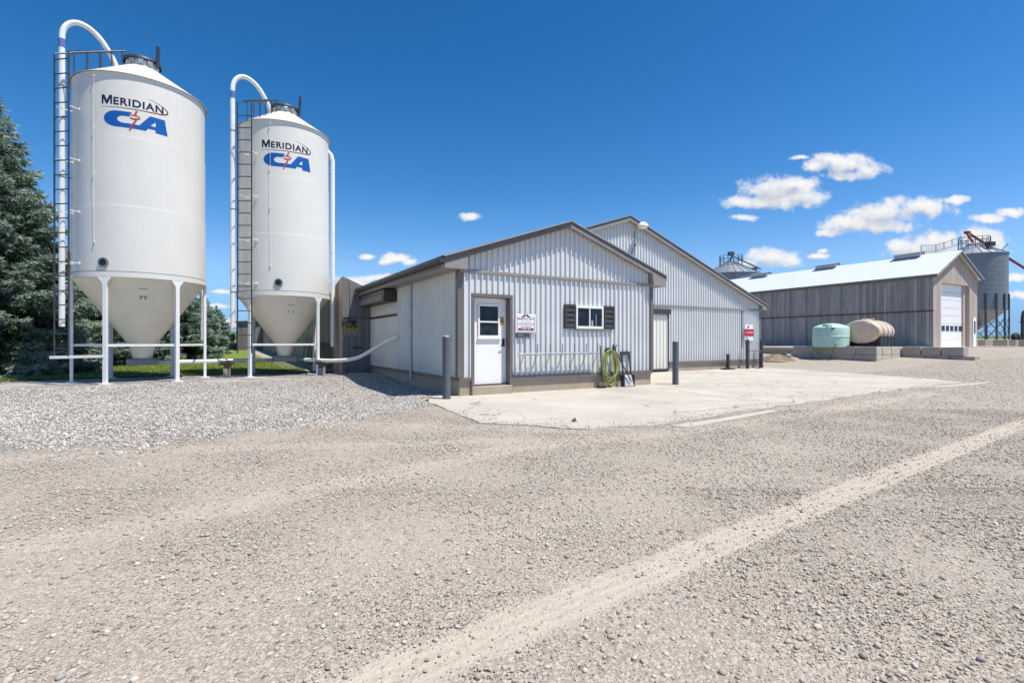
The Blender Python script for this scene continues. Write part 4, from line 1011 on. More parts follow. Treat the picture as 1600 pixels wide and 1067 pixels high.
m.build('fascia', 'taupe', SH)
m = MB(); m.prism([(sru, rh-.003), (SW+.22, zs(SW+.22)-.003), (SW+.22, zs(SW+.22)-.2), (sru, rh-.2)], 'xz', -.31, -.28); m.build('rake_board', 'brown', SH)
m = MB(); m.prism([(sru-.002, rh-.003), (-.199, zs(-.2)-.003), (-.199, zs(-.2)-.12), (sru-.002, rh-.12)], 'xz', -.31, -.28); m.build('rake_board', 'wood_gable', SH)
# door recess and sectional door
m = MB(); m.box(OP[0]-.03, OP[0], .002, .34, -.2, OP[3]); m.box(OP[1], OP[1]+.03, .002, .34, -.2, OP[3]); m.box(OP[0], OP[1], .002, .34, OP[3], OP[3]+.03); m.build('door_jamb', 'wood_gable', SH)
od = MB(); nsec = 8; hd = OP[3]/nsec; PW = 3.52
for k in range(nsec): od.box(OP[0]+.02, OP[0]+PW+.1, .28, .33, k*hd+.008, (k+1)*hd-.008)
odo = od.build('overhead_door', 'door_white', SH, None, .008)
m = MB(); m.box(OP[0], OP[1], .335, .36, -.2, OP[3]); m.build('door_backing', 'galvdull', odo)
m = MB(); m.box(OP[0]+PW+.11, OP[1]-.01, .20, .33, -.1, OP[3]); m.build('door_post', 'wood_gable', SH)
for k in range(6):
    x = OP[0]+.16+k*.60; m = MB(); m.box(x, x+.42, .262, .279, 2.1*hd, 2.75*hd); m.build('pane', 'glass', odo, None, .004)
m = MB(); m.box(5.50, 5.95, -.05, -.002, -.05, 2.05); sd = m.build('side_door', 'door_white', SH, None, .006)
m = MB(); m.box(5.62, 5.83, -.058, -.051, .95, 1.8); m.build('pane', 'shopglass', sd)
for v, lab in ((1.9, 'nearest grey ridge vent on the white shed roof'), (7.6, 'middle grey ridge vent on the white shed roof'), (13.6, 'farthest grey ridge vent on the white shed roof')):
    m = MB(); m.box(sru-.35, sru+.35, v, v+1.6, rh-.05, rh+.20); m.prism([(sru-.45, rh+.19), (sru, rh+.29), (sru+.45, rh+.19), (sru+.45, rh+.22), (sru, rh+.32), (sru-.45, rh+.22)], 'xz', v-.06, v+1.66); m.build('ridge_vent', 'ventsteel', SH)['label'] = lab

# ------------------------------------------------------------------ retaining wall of big precast blocks
random.seed(5)
def block(p, d, L, H, D, z, label, mat='block'):
    """p: near end, d: unit direction along the face, block sits behind the face"""
    rz = math.atan2(d[1], d[0])+random.uniform(-.02, .02); t = bpy.data.objects.new('concrete_block', None)
    nb = MB().box(.012, L-.012, 0, D, 0, H-.010)
    o = nb.build('concrete_block', mat, None, None, .018, (p[0], p[1], z)); o.rotation_euler = (random.uniform(-.006, .006), random.uniform(-.008, .008), rz)
    bpy.data.objects.remove(t)
    return tag(o, label, 'concrete block', 'precast blocks of the tank wall')
C0 = np.array([18.15, 24.85]); da = D1; db = D2
ordn = ['first', 'second', 'third', 'fourth', 'fifth']
zb0 = .14
for k in range(4):
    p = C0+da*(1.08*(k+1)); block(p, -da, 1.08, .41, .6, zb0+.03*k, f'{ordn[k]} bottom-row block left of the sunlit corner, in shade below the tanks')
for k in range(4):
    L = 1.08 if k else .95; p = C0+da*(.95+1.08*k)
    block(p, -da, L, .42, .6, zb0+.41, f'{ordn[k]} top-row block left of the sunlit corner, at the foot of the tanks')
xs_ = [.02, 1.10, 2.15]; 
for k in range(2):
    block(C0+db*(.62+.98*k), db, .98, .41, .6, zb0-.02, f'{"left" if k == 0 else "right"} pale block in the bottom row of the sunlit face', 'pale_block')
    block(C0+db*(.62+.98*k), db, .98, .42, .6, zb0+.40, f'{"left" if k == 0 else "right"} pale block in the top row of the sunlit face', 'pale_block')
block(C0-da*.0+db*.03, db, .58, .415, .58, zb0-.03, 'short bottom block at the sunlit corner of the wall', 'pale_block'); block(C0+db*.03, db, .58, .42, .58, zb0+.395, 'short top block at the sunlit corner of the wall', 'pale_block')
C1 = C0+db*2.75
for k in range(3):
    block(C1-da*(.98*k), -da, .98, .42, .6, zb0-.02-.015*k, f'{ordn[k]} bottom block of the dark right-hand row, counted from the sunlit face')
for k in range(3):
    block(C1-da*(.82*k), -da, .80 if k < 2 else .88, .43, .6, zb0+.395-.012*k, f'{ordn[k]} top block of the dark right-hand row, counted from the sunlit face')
block(C0+da*4.6+db*(-.25), -da, .7, .35, .5, zb0+.05, 'tilted end block lying off the left end of the tank wall').rotation_euler[1] = .35
# gravel fill behind the blocks
m = MB(); q = [C0+da*.3+db*.45, C0+da*4.2+db*.45, C0+da*8+db*1.5, C0+da*9+db*7, C0+da*1.2+db*9, C0-da*2.2+db*4, C0-da*2.4+db*3.2, C0+da*.45+db*3.0]
m.prism([tuple(p) for p in q], 'xy', -.2, .90); tag(m.build('gravel_bank', 'gravel', None, None, .15), 'raised gravel bank filled in behind the block wall', 'bank', kind='structure')

# ------------------------------------------------------------------ tanks on the bank
gx, gy = 17.25, 27.0
t = thing('round_tank', 'pale green round plastic tank with domed top on the block wall', 'tank', (gx, gy, .905))
MB().lathe([(.90, 0), (.965, .02), (.97, .52), (.985, .54), (.985, .60), (.97, .62), (.965, 1.0), (.945, 1.06), (.93, 1.07)], 64, capb=True, sx=.89, sy=.89).build('body', 'greentank', t, 30)
MB().lathe([(.935, 1.065), (.90, 1.10), (.70, 1.185), (.45, 1.255), (.26, 1.285), (.02, 1.29)], 64, sx=.89, sy=.89).build('dome', 'greentank', t, 30)
m = MB(); m.lathe([(.21, 1.12), (.21, 1.235), (.19, 1.25), (.02, 1.255)], 28, (-.42, -.35, 0), capt=True); m.box(-.60, -.40, -.72, -.55, 1.02, 1.17); m.build('lid', 'greentank', t, 30)
m = MB(); m.box(-.46, -.36, -.86, -.72, .96, 1.03); m.tube([(-.32, -.92, .08), (-.32, -.75, .08)], .06, 12); m.build('fitting', 'black', t, 30)
m = MB(); m.tube([(.38, -.90, .08), (.38, -.75, .08)], .05, 12); m.build('valve', 'red', t, 30)
ox, oy = 18.95, 26.55; oa = ANG
t = thing('oval_tank', 'tan oval fibreglass tank with dark hoops lying on a black cradle', 'tank', (ox, oy, .905), oa-math.pi/2)
# local y runs along the tank, x across
def oval(rx, rz, y): return [(rx*math.cos(2*math.pi*k/48), y, .82+rz*math.sin(2*math.pi*k/48)) for k in range(48)]
rings = [(.02, .02, -.90), (.45, .31, -.89), (.80, .57, -.86), (.865, .605, -.82), (.885, .62, -.75), (.885, .62, .75), (.865, .605, .82), (.80, .57, .86), (.02, .02, .9)]
vs = [p for r in rings for p in oval(*r)]; n = 48
fs = [(i*n+k, i*n+(k+1) % n, (i+1)*n+(k+1) % n, (i+1)*n+k) for i in range(len(rings)-1) for k in range(n)]
m = MB(); m.add(vs, fs); m.build('body', 'tantank', t, 40)
for y in (-.38, .08, .54):
    m = MB(); a = oval(.896, .631, y-.035); b = oval(.896, .631, y+.035); m.add(a+b, [(k, (k+1) % n, (k+1) % n+n, k+n) for k in range(n)]); m.build('hoop', 'galvdull', t, 40)
m = MB()
for y in (-.6, -.2, .2, .6):
    poly = [(-.84, 0), (-.84, .62)]+[(.86*math.cos(R_(a)), .82+.605*math.sin(R_(a))) for a in range(200, 341, 10)]+[(.84, .62), (.84, 0)]
    m.prism(poly, 'xz', y-.06, y+.06)
m.box(-.80, -.66, -.8, .8, 0, .14); m.box(.66, .80, -.8, .8, 0, .14); m.box(.78, .83, -.7, .7, .1, .55); m.box(-.83, -.78, -.7, .7, .1, .55); m.build('cradle', 'black', t, None, .008)
m = MB(); m.lathe([(.24, 1.38), (.24, 1.47), (.20, 1.50), (.02, 1.51)], 24, (0, -.2, 0), capt=True); m.tube([(0.1, .3, 1.4), (.1, .3, 1.55)], .05, 10); m.build('lid', 'tantank', t, 30)
# pale hose hanging down the block wall from the green tank
t = thing('tank_hose', 'pale yellow hose drooping over the block wall below the green tank', 'hose', (16.95, 25.9, .0))
w = C0+da*3.1-db*.04
hp = [(16.9, 25.98, .985), (w[0]+.12, w[1]+.1, .985), (w[0]-.03, w[1]-.02, .93), (w[0]-.06, w[1]-.12, .70), (w[0]+.05, w[1]-.42, .45), (w[0]+.30, w[1]-.85, .26), (w[0]+.65, w[1]-1.35, .17), (w[0]+1.3, w[1]-2.2, .10), (w[0]+2.0, w[1]-2.8, .08)]
hf = []
for i in range(len(hp)-1):
    p0, p1, p2, p3 = (np.array(hp[max(0, min(len(hp)-1, j))]) for j in (i-1, i, i+1, i+2))
    for s in (0, .25, .5, .75): hf.append(.5*((2*p1)+(-p0+p2)*s+(2*p0-5*p1+4*p2-p3)*s*s+(-p0+3*p1-3*p2+p3)*s**3))
MB().tube([tuple(p-np.array([16.95, 25.9, 0])) for p in hf], .028, 10).build('pipe', 'palehose', t, 60)
# straw heap beside the barn corner
hx, hy = 14.25, 26.9
m = MB(); rs = random.Random(3)
NR, NA = 9, 28
vs = []
for i in range(NR+1):
    for k in range(NA):
        a = 2*math.pi*k/NA; r = i/NR; wob = 1+.18*math.sin(3*a+1)+.1*math.sin(7*a)
        vs.append((.95*r*math.cos(a)*wob, .7*r*math.sin(a)*wob, max(0, .36*(1-r**1.6)+.06*rs.uniform(-1, 1)*(1-r))))
m.add(vs, [(i*NA+k, (i+1)*NA+k, (i+1)*NA+(k+1) % NA, i*NA+(k+1) % NA) for i in range(NR) for k in range(NA)])
st = thing('straw_heap', 'low heap of loose straw on the gravel between barn corner and block wall', 'straw heap', (hx, hy, float(terrain(hx, hy))-.02))
MAT['straw'] = simple('straw', (.23, .185, .11), .9, 0, .4, 9, .6, 30)
m.build('mound', 'straw', st, 60)
m = MB()
for k in range(900):
    a = rs.uniform(0, 6.283); r = math.sqrt(rs.random()); z = .36*(1-r**1.6); d = rs.uniform(0, 6.283); L = rs.uniform(.06, .16)
    x, y = 1.0*r*math.cos(a), .75*r*math.sin(a); dx, dy, dz = math.cos(d)*L, math.sin(d)*L, rs.uniform(-.05, .09)
    m.add([(x, y, z), (x+.012, y+.008, z+.012), (x+dx, y+dy, z+dz+.02)], [(0, 1, 2)])
s_ = m.build('loose_straw', 'straw', st); s_['kind'] = 'stuff'

# ------------------------------------------------------------------ grain bins
def grain_bin(label, x, y, R, zg, zleg, ze, zt, nleg, hopper=True):
    t = thing('grain_bin', label, 'grain bin', (x, y, zg), 0, 'galvanised grain bins beyond the shed')
    h = lambda z: z-zg
    prof = []; z = zleg
    while z < ze-.01:
        z2 = min(z+.55, ze); 
        for k in range(6): prof.append((R+.008*math.sin(math.pi*k/6), h(z+(z2-z)*k/6)))
        z = z2
    prof.append((R, h(ze)))
    MB().lathe(prof, 72).build('shell', 'galvdull', t, 50)
    m = MB(); n = 72; rt = .75
    m.lathe([(R+.10, h(ze)-.06), (R+.10, h(ze)), (rt, h(zt)), (rt, h(zt)+.22), (.05, h(zt)+.40)], n, capt=True); m.build('roof', 'galv', t, 25)
    m = MB()
    for k in range(24):
        a = 2*math.pi*k/24; m.bar((math.cos(a)*(R+.08), math.sin(a)*(R+.08), h(ze)+.04), (math.cos(a)*rt, math.sin(a)*rt, h(zt)+.04), .07, .09)
    m.build('roof_rib', 'galvdull', t)
    m = MB()
    for k in range(14):
        a = 2*math.pi*k/14; c, s = math.cos(a)*1.5, math.sin(a)*1.5; zf = zt-(zt-ze)*(1.5-rt)/(R-rt)
        m.tube([(c, s, h(zf)), (c, s, h(zt)+1.0)], .035, 6)
    for zz in (.55, 1.0): m.tube([(math.cos(2*math.pi*k/28)*1.5, math.sin(2*math.pi*k/28)*1.5, h(zt)+zz) for k in range(29)], .030, 6)
    m.build('guard_rail', 'bluebin', t, 50)
    if hopper:
        MB().lathe([(.3, h(zg)+1.1), (R-.02, h(zleg)+.05)], 60).build('hopper', 'galv', t, 40)
        for k in range(nleg):
            a = 2*math.pi*k/nleg+.1; m = MB(); ra = (math.cos(a), math.sin(a), 0); ta = (-math.sin(a), math.cos(a), 0)
            m.obox((ra[0]*(R+.08), ra[1]*(R+.08), h(zleg+1.9)/2), ra, ta, (0, 0, 1), .06, .09, h(zleg+1.9)/2); m.build('leg', 'bluebin', t)
        m = MB()
        for k in range(nleg):
            a, b = 2*math.pi*k/nleg+.1, 2*math.pi*(k+1)/nleg+.1; pa = (math.cos(a)*R, math.sin(a)*R); pb = (math.cos(b)*R, math.sin(b)*R)
            for z0, z1 in ((.1, 1.3), (1.3, 2.5)):
                m.bar((*pa, z0), (*pb, z1), .04, .04); m.bar((*pb, z0), (*pa, z1), .04, .04)
        m.build('cross_brace', 'bluebin', t)
    return t, h
B1, h1 = grain_bin('tall hopper-bottom grain bin on dark legs right of the shed', 57.4, 62, 3.05, 1.45, 5.0, 11.8, 13.05, 18)
m = MB(); m.bar((-5.6, -1.0, 10.75), (-1.4, -.7, 12.0), .05, .05); m.bar((-5.6, -1.0, 11.5), (-1.4, -.7, 12.8), .05, .05); m.bar((-7.4, -1, 10.75), (-5.6, -1, 10.75), .05, .05); m.bar((-7.4, -1, 11.5), (-5.6, -1, 11.5), .05, .05); m.bar((-7.4, -1, 10.75), (-7.4, -1, 11.5), .05, .05)
for f in (0, .25, .5, .75, 1): m.bar((-5.6+4.2*f, -1+.3*f, 10.75+1.55*f), (-5.6+4.2*f, -1+.3*f, 11.55+1.6*f), .05, .05)
m.build('catwalk', 'bluebin', B1)
m = MB(); m.box(-.35, .35, -2.4, -1.8, 11.2, 11.7); m.build('inspection_hatch', 'darksteel', B1)
B2, h2 = grain_bin('grain bin whose ribbed conical roof shows above the far end of the shed roof', 30.7, 70, 3.8, 1.6, 1.6, 10.5, 12.15, 0, False)
m = MB(); m.tube([(-.2, 0, 10.7), (.15, 0, 11.6), (.05, 0, 12.0)], .12, 10); m.box(-.35, .35, -.3, .3, 11.65, 12.15); m.tube([(.4, 0, 11.5), (4.0, -.4, 9.7)], .10, 8); m.box(2.9, 3.4, -.6, 0, 9.4, 9.9); m.build('spreader_spout', 'bluebin', B2, 50)
t = thing('grain_auger', 'long rusty red auger rising to the peak of the tall grain bin', 'auger', (57.0, 63.6, 1.5))
MB().tube([(1.0, 0, 13.6), (15.6, .8, 5.1)], .15, 12).build('tube', 'red', t, 50)
m = MB(); m.tube([(1.0, 0, 13.5), (1.0, -.8, 12.2)], .15, 12); m.box(.75, 1.25, -.2, .2, 13.4, 13.75); m.build('discharge_spout', 'red', t, 50)
m = MB(); m.bar((4.6, 0, 10.5), (6.2, 0, 12.2), .06, .06); m.tube([(4.9, 0, 11.0), (14, .8, 6.2)], .03, 6); m.bar((9.5, .4, 7.3), (9.0, .4, -.1), .12, .12); m.bar((9.5, .4, 7.3), (11.0, .4, -.1), .12, .12); m.build('support_frame', 'darksteel', t, 50)
x, y = 45.2, 44.2; zg = float(terrain(x, y))
t = thing('gooseneck_pipe', 'tall dark gooseneck pipe near the far right edge', 'pipe', (x, y, zg))
MB().tube([(0, 0, 0), (0, 0, 2.5), (.08, 0, 2.9), (.3, 0, 3.12), (.62, 0, 3.1), (.85, 0, 2.9), (.9, 0, 2.6)], .12, 12).build('pipe', 'darksteel', t, 60)
m = MB(); m.tube([(0, 0, 2.0), (0, 0, 2.12)], .18, 12); m.tube([(0, 0, .9), (0, 0, 1.0)], .18, 12); m.build('flange', 'darksteel', t, 60)
t = thing('old_tyre', 'dark tyre lying on the bank beside the gooseneck pipe', 'tyre', (x-.75, y-.2, zg+.1))
MB().lathe([(.26, -.16), (.46, -.20), (.54, -.1), (.55, .1), (.46, .2), (.26, .16), (.26, -.16)], 28).build('tread', 'rubber', t, 60).rotation_euler = (R_(80), 0, .5)
MB().lathe([(.26, -.1), (.1, -.05), (.02, -.05)], 20, capt=True).build('rim', 'galvdull', t, 60).rotation_euler = (R_(80), 0, .5)
for o_ in t.children: o_.location = (0, 0, .45)
# low earth bank under the bins
m = MB()
bk = [(33, 37.5), (38, 36.8), (48, 41), (75, 55), (80, 75), (45, 66), (34, 46)]
tag(poly_sheet('earth_bank', [(a, b, .12) for a, b in bk], 1.34, .9, 'gravel', label='low dirt bank carrying the grain bins'), None, 'bank')
# ------------------------------------------------------------------ spruces
def needle_mat():
    m, t = newmat('blue_spruce_needles')
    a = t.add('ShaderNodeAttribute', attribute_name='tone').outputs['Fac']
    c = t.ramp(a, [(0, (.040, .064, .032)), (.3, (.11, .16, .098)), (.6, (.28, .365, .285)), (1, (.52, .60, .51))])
    setv(t, 'Base Color', c); setv(t, 'Roughness', .7); setv(t, 'Specular IOR Level', .25)
    tr = t.n.new('ShaderNodeBsdfTranslucent'); t.l.new(t.mix(.5, c, (.14, .20, .08)), tr.inputs[0])
    mx = t.n.new('ShaderNodeMixShader'); mx.inputs[0].default_value = .18
    out = [n for n in t.n if n.type == 'OUTPUT_MATERIAL'][0]
    t.l.new(t.p.outputs[0], mx.inputs[1]); t.l.new(tr.outputs[0], mx.inputs[2]); t.l.new(mx.outputs[0], out.inputs[0]); return m
MAT['needles'] = needle_mat()
def spruce_mesh(H, R, seed, dens=1.0, needle=.17):
    r = np.random.default_rng(seed); T = []; tone = []
    z = .12; W = []
    twigs = []  # (pos, dir, length, tone)
    while z < H-.15:
        f = z/H; rad = R*(1-f)**.82*(1+.0*f); nb = max(5, int((9 if f < .7 else 7)*dens**.3))
        off = r.uniform(0, 6.28)
        for k in range(nb):
            a = off+2*np.pi*k/nb+r.normal()*.16; L = rad*r.uniform(.78, 1.12)
            L = max(L, .12)
            n = max(4, int(L/.085)); s = np.linspace(.12 if f > .5 else .25, 1, n)
            droop = -.30*L*(1-f); zc = z+droop*(s**1.1)+.16*L*s**3+r.normal()*.04
            px, py = np.cos(a)*L*s, np.sin(a)*L*s; bt = r.uniform(-.18, .20)
            for i in range(n):
                wd = .42*L*(1-s[i]*.72)*(.25+s[i]) if s[i] < .999 else .03
                wd = min(wd, .62); m_ = max(1, int(wd/.075))
                for sg in (-1, 1):
                    for j in range(m_):
                        q = (j+r.uniform(.2, 1))/m_*wd
                        d = np.array([np.cos(a+sg*.95), np.sin(a+sg*.95)])
                        p = np.array([px[i]+d[0]*q, py[i]+d[1]*q, zc[i]-.28*q*r.uniform(.3, 1.3)+r.normal()*.025])
                        dd = np.array([np.cos(a+sg*r.uniform(.2, .9)), np.sin(a+sg*r.uniform(.2, .9)), r.uniform(-.35, .22)])
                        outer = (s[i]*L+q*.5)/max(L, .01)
                        twigs.append((p, dd, .20+.45*outer+bt+r.normal()*.10, outer))  # tone rises outward: lighter tips, with sunlit brightness painted in
                        if r.random() < .45:  # hanging under-spray
                            twigs.append((p-np.array([0, 0, r.uniform(.03, .16)]), dd*np.array([.6, .6, 1])-np.array([0, 0, .6]), .10+.25*outer+bt+r.normal()*.08, outer))
        z += .35*(1-.45*f)*r.uniform(.85, 1.15)/dens**.3
    for k in range(14):  # leader
        zz = H-.5+.5*k/14; a = r.uniform(0, 6.28); twigs.append((np.array([0, 0, zz]), np.array([np.cos(a)*.5, np.sin(a)*.5, .9]), .6, 1))
    N = len(twigs); P = np.array([t[0] for t in twigs]); D = np.array([t[1] for t in twigs]); D /= np.linalg.norm(D, axis=1)[:, None]; TT = np.array([t[2] for t in twigs])
    K = 7; V = np.zeros((N, K, 3, 3)); tn = np.zeros((N, K, 3))
    for k in range(K):
        rd = r.normal(size=(N, 3)); rd -= (rd*D).sum(1)[:, None]*D*.5; rd /= np.linalg.norm(rd, axis=1)[:, None]
        rd[:, 2] = rd[:, 2]*.7+.12
        dv = D*r.uniform(.5, 1.0, (N, 1))+rd*r.uniform(.45, .8, (N, 1)); dv /= np.linalg.norm(dv, axis=1)[:, None]
        ln = needle*r.uniform(.6, 1.15, (N, 1)); st = P+D*(needle*.5*k/K); side = np.cross(dv, r.normal(size=(N, 3))); side /= np.linalg.norm(side, axis=1)[:, None]+1e-9
        w = .017*needle/.17*r.uniform(.8, 1.4, (N, 1))
        V[:, k, 0] = st-side*w; V[:, k, 1] = st+side*w; V[:, k, 2] = st+dv*ln
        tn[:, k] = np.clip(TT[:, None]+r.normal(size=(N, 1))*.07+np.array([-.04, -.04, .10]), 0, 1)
    V = V.reshape(-1, 3); F = np.arange(len(V)).reshape(-1, 3)
    return V, F, tn.ravel()
def spruce(label, x, y, H, R, seed, dens=1, needle=.17):
    z = float(terrain(x, y)); t = thing('spruce_tree', label, 'tree', (x, y, z), random.uniform(0, 6), 'blue spruces along the lawn')
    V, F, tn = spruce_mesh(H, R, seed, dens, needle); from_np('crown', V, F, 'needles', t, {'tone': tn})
    MB().tube([(0, 0, -.2), (0, 0, .5), (.02, 0, H*.5), (0, 0, H-.1)], [.16*H/8, .13*H/8, .07*H/8, .012], 10).build('trunk', 'bark', t, 50)
    return t
spruce('tallest blue spruce, big and dense, at the left edge beside the left silo', -17.0, 16.2, 9.3, 3.15, 1, 1.25, .17)
s_b = spruce('medium blue spruce right behind the hopper of the left silo', -18.6, 22.2, 5.2, 2.3, 2, 1, .18)
spruce('blue spruce seen between the legs of the left silo, next in the row', -18.9, 28.5, 4.9, 2.1, 3, .9, .2)
spruce('blue spruce showing right of the left silo hopper beyond the drop tube', -22.4, 36.0, 4.3, 2.0, 4, .8, .22)
spruce('farthest blue spruce, lowest in the row, beside the far lawn', -27.0, 45.5, 4.0, 1.9, 5, .8, .24)
spruce('pale blue spruce behind the big one at the left edge', -20.6, 18.6, 7.2, 2.6, 6, .9, .2)

# ------------------------------------------------------------------ loose stones
def ico(sub):
    bm = bmesh.new(); bmesh.ops.create_icosphere(bm, subdivisions=sub, radius=1); V = np.array([v.co[:] for v in bm.verts]); F = np.array([[v.index for v in f.verts] for f in bm.faces]); bm.free(); return V, F
def stone_mat(name, pts):
    m, t = newmat(name)
    a = t.add('ShaderNodeAttribute', attribute_name='tone').outputs['Fac']
    c = t.ramp(a, pts); n = t.noise(t.pos, 120, 3)
    c = t.mix(t.math('MULTIPLY', n, .35), c, (.16, .14, .12)); setv(t, 'Base Color', c); setv(t, 'Roughness', .85); setv(t, 'Specular IOR Level', .25); return m
MAT['stones'] = stone_mat('yard_stones', [(0, (.22, .195, .17)), (.06, (.36, .30, .24)), (.40, (.45, .385, .315)), (.68, (.53, .465, .395)), (.88, (.62, .565, .50)), (.95, (.42, .40, .38)), (1, (.29, .245, .21))])
MAT['chips'] = stone_mat('crushed_chips', [(0, (.18, .165, .15)), (.16, (.32, .29, .26)), (.42, (.48, .44, .39)), (.7, (.62, .575, .515)), (.9, (.74, .695, .62)), (1, (.38, .35, .32))])
SLP = [p[:2] for p in SLAB]; PDP = [p[:2] for p in PAD]
def inside(X, Y, poly):
    r = np.zeros(X.shape, bool); n = len(poly)
    for i in range(n):
        x0, y0 = poly[i]; x1, y1 = poly[(i+1) % n]
        c = ((y0 > Y) != (y1 > Y)); xx = (x1-x0)*(Y-y0)/((y1-y0) if y1 != y0 else 1e-9)+x0
        r ^= c & (X < xx)
    return r
def pnoise(X, Y, f, s):
    return (np.sin(X*f+s)*np.sin(Y*f*1.17+s*2.1)+.6*np.sin(X*f*2.3-Y*f*1.1+s)*np.cos(Y*f*1.9+s*.7)+.4*np.sin(X*f*4.1+Y*f*3.3+s*3))/2+.5
def scatter(name, sub, X, Y, D, mat, flat, angular, sink, label):
    N = len(X); variants = []; V0, F0 = ico(sub)
    for k in range(16):
        V = V0.copy(); V *= 1+(RNG.normal(size=(len(V), 1))*(.16 if angular else .11))
        V *= np.array([1, RNG.uniform(.6, .95), RNG.uniform(*flat)])
        if angular: V += RNG.normal(size=V.shape)*.10
        variants.append(V)
    variants = np.array(variants); vi = RNG.integers(0, 16, N); a = RNG.uniform(0, 6.283, N)
    P = variants[vi]*(D/2)[:, None, None]; ca, sa = np.cos(a)[:, None], np.sin(a)[:, None]
    # tilt, then turn
    tx = RNG.normal(size=N)*(.5 if angular else .22); ct, st_ = np.cos(tx)[:, None], np.sin(tx)[:, None]
    y = P[:, :, 1]*ct-P[:, :, 2]*st_; z = P[:, :, 1]*st_+P[:, :, 2]*ct; x = P[:, :, 0]
    Xo = x*ca-y*sa+X[:, None]; Yo = x*sa+y*ca+Y[:, None]
    zg = terrain(X, Y)-.007*track_mask(X, Y); zg = np.where(inside(X, Y, SLP), .012, zg)
    Zo = z+(zg+D*sink)[:, None]
    V = np.stack([Xo, Yo, Zo], -1).reshape(-1, 3); nv = V0.shape[0]
    F = (F0[None]+(np.arange(N)*nv)[:, None, None]).reshape(-1, 3)
    tone = np.repeat(RNG.random(N), nv)
    o = from_np(name, V, F, mat, None, {'tone': tone}, not angular); tag(o, label, 'stones', kind='stuff'); return o
def sample(n, y0, y1, xl=None):
    """uniform on the ground inside a wide wedge in front of the yard"""
    Y = np.sqrt(RNG.uniform(y0**2, y1**2, n)); X = RNG.uniform(-1.22, 1.22, n)*(Y+.3); return X, Y
def keepers(X, Y, dens=True):
    tm = track_mask(X, Y); cr = crushed_mask(X, Y)
    p = (1-.7*tm)*np.clip(.58+.06*(pnoise(X, Y, .7, 1.3)-.5)+.25*sstep(.1, .9, X/(Y+.1))*sstep(6, 2.5, Y), .2, 1)*(1-.9*cr)
    k = RNG.random(len(X)) < p
    ins = inside(X, Y, SLP); fr_ = np.full(X.shape, 9.); L_ = SLAB[0:7]
    for q0, q1 in zip(L_[:-1], L_[1:]):
        vx, vy = q1[0]-q0[0], q1[1]-q0[1]; t_ = np.clip(((X-q0[0])*vx+(Y-q0[1])*vy)/(vx*vx+vy*vy), 0, 1); fr_ = np.minimum(fr_, np.hypot(X-q0[0]-t_*vx, Y-q0[1]-t_*vy))
    k &= (~ins | (RNG.random(len(X)) < .75*np.exp(-fr_/.16))) & ~inside(X, Y, PDP)
    u, v = W2F(X, Y); k &= ~((u > -.1) & (v > -.05)) & ~((u < -.9) & (v > 6.1))
    return k
def power(n, lo, hi, e=2.2):
    q = RNG.random(n); return (lo**-e+q*(hi**-e-lo**-e))**(-1/e)
X, Y = sample(110000, 1.2, 4.2); k = keepers(X, Y); X, Y = X[k], Y[k]; D = power(len(X), .006, .034, 2.9); b_ = D > .013
scatter('yard_stones', 2, X[b_], Y[b_], D[b_], 'stones', (.40, .8), False, .20, 'rounded loose stones scattered over the near gravel')
scatter('fine_gravel', 1, X[~b_], Y[~b_], D[~b_], 'stones', (.5, .9), False, .25, 'fine gravel grains lying between the near stones')
X, Y = sample(190000, 4.0, 9.0); k = keepers(X, Y); X, Y = X[k], Y[k]
scatter('yard_stones', 1, X, Y, power(len(X), .009, .034, 3.0), 'stones', (.45, .9), False, .22, 'loose stones scattered over the middle of the gravel yard')
X, Y = sample(130000, 9.0, 24.0); k = keepers(X, Y); X, Y = X[k], Y[k]
scatter('yard_stones', 1, X, Y, power(len(X), .017, .05, 2.8), 'stones', (.5, .8), False, .12, 'loose stones scattered over the far side of the gravel yard')
# crushed stone in front of the pad and along the low building
n = 210000; X = RNG.uniform(-15, -.6, n); Y = RNG.uniform(4.5, 17.5, n); u, v = W2F(X, Y)
k = (RNG.random(n) < sstep(.2, .8, crushed_mask(X, Y)+.5*(pnoise(X, Y, 1.6, 2)-.5))*np.clip(1.3-Y/22, .4, 1)) & (u < -.03) & ~inside(X, Y, PDP) & ~inside(X, Y, SLP) & ~((u < -.8) & (v > 6.1)) & (X > -1.1*Y-1)
k &= (v < 7.3)
X, Y = X[k], Y[k]
scatter('crushed_stone', 1, X, Y, power(len(X), .016, .050, 2.3), 'chips', (.5, .9), True, .14, 'pale crushed stone chips in front of the silo pad')
# grass blades along the near lawn
def grass(n, u0, u1, v0, v1, h, name, label):
    u = RNG.uniform(u0, u1, n); v = v0+(v1-v0)*RNG.random(n)**1.6; X = O0[0]+D2[0]*u+D1[0]*v; Y = O0[1]+D2[1]*u+D1[1]*v; z = terrain(X, Y)+.03
    a = RNG.uniform(0, 6.283, n); hh = h*RNG.uniform(.5, 1.3, n); w = .006+.004*RNG.random(n); l = RNG.normal(size=(n, 2))*.035
    V = np.zeros((n, 3, 3)); V[:, 0] = np.stack([X-np.cos(a)*w, Y-np.sin(a)*w, z], -1); V[:, 1] = np.stack([X+np.cos(a)*w, Y+np.sin(a)*w, z], -1); V[:, 2] = np.stack([X+l[:, 0], Y+l[:, 1], z+hh], -1)
    o = from_np(name, V.reshape(-1, 3), np.arange(n*3).reshape(-1, 3), 'blades', None, {'tone': np.repeat(RNG.random(n), 3)}); tag(o, label, 'grass', kind='stuff')
MAT['blades'] = stone_mat('grass_blades', [(0, (.10, .16, .02)), (.5, (.17, .26, .035)), (.85, (.26, .33, .07)), (1, (.36, .35, .13))])
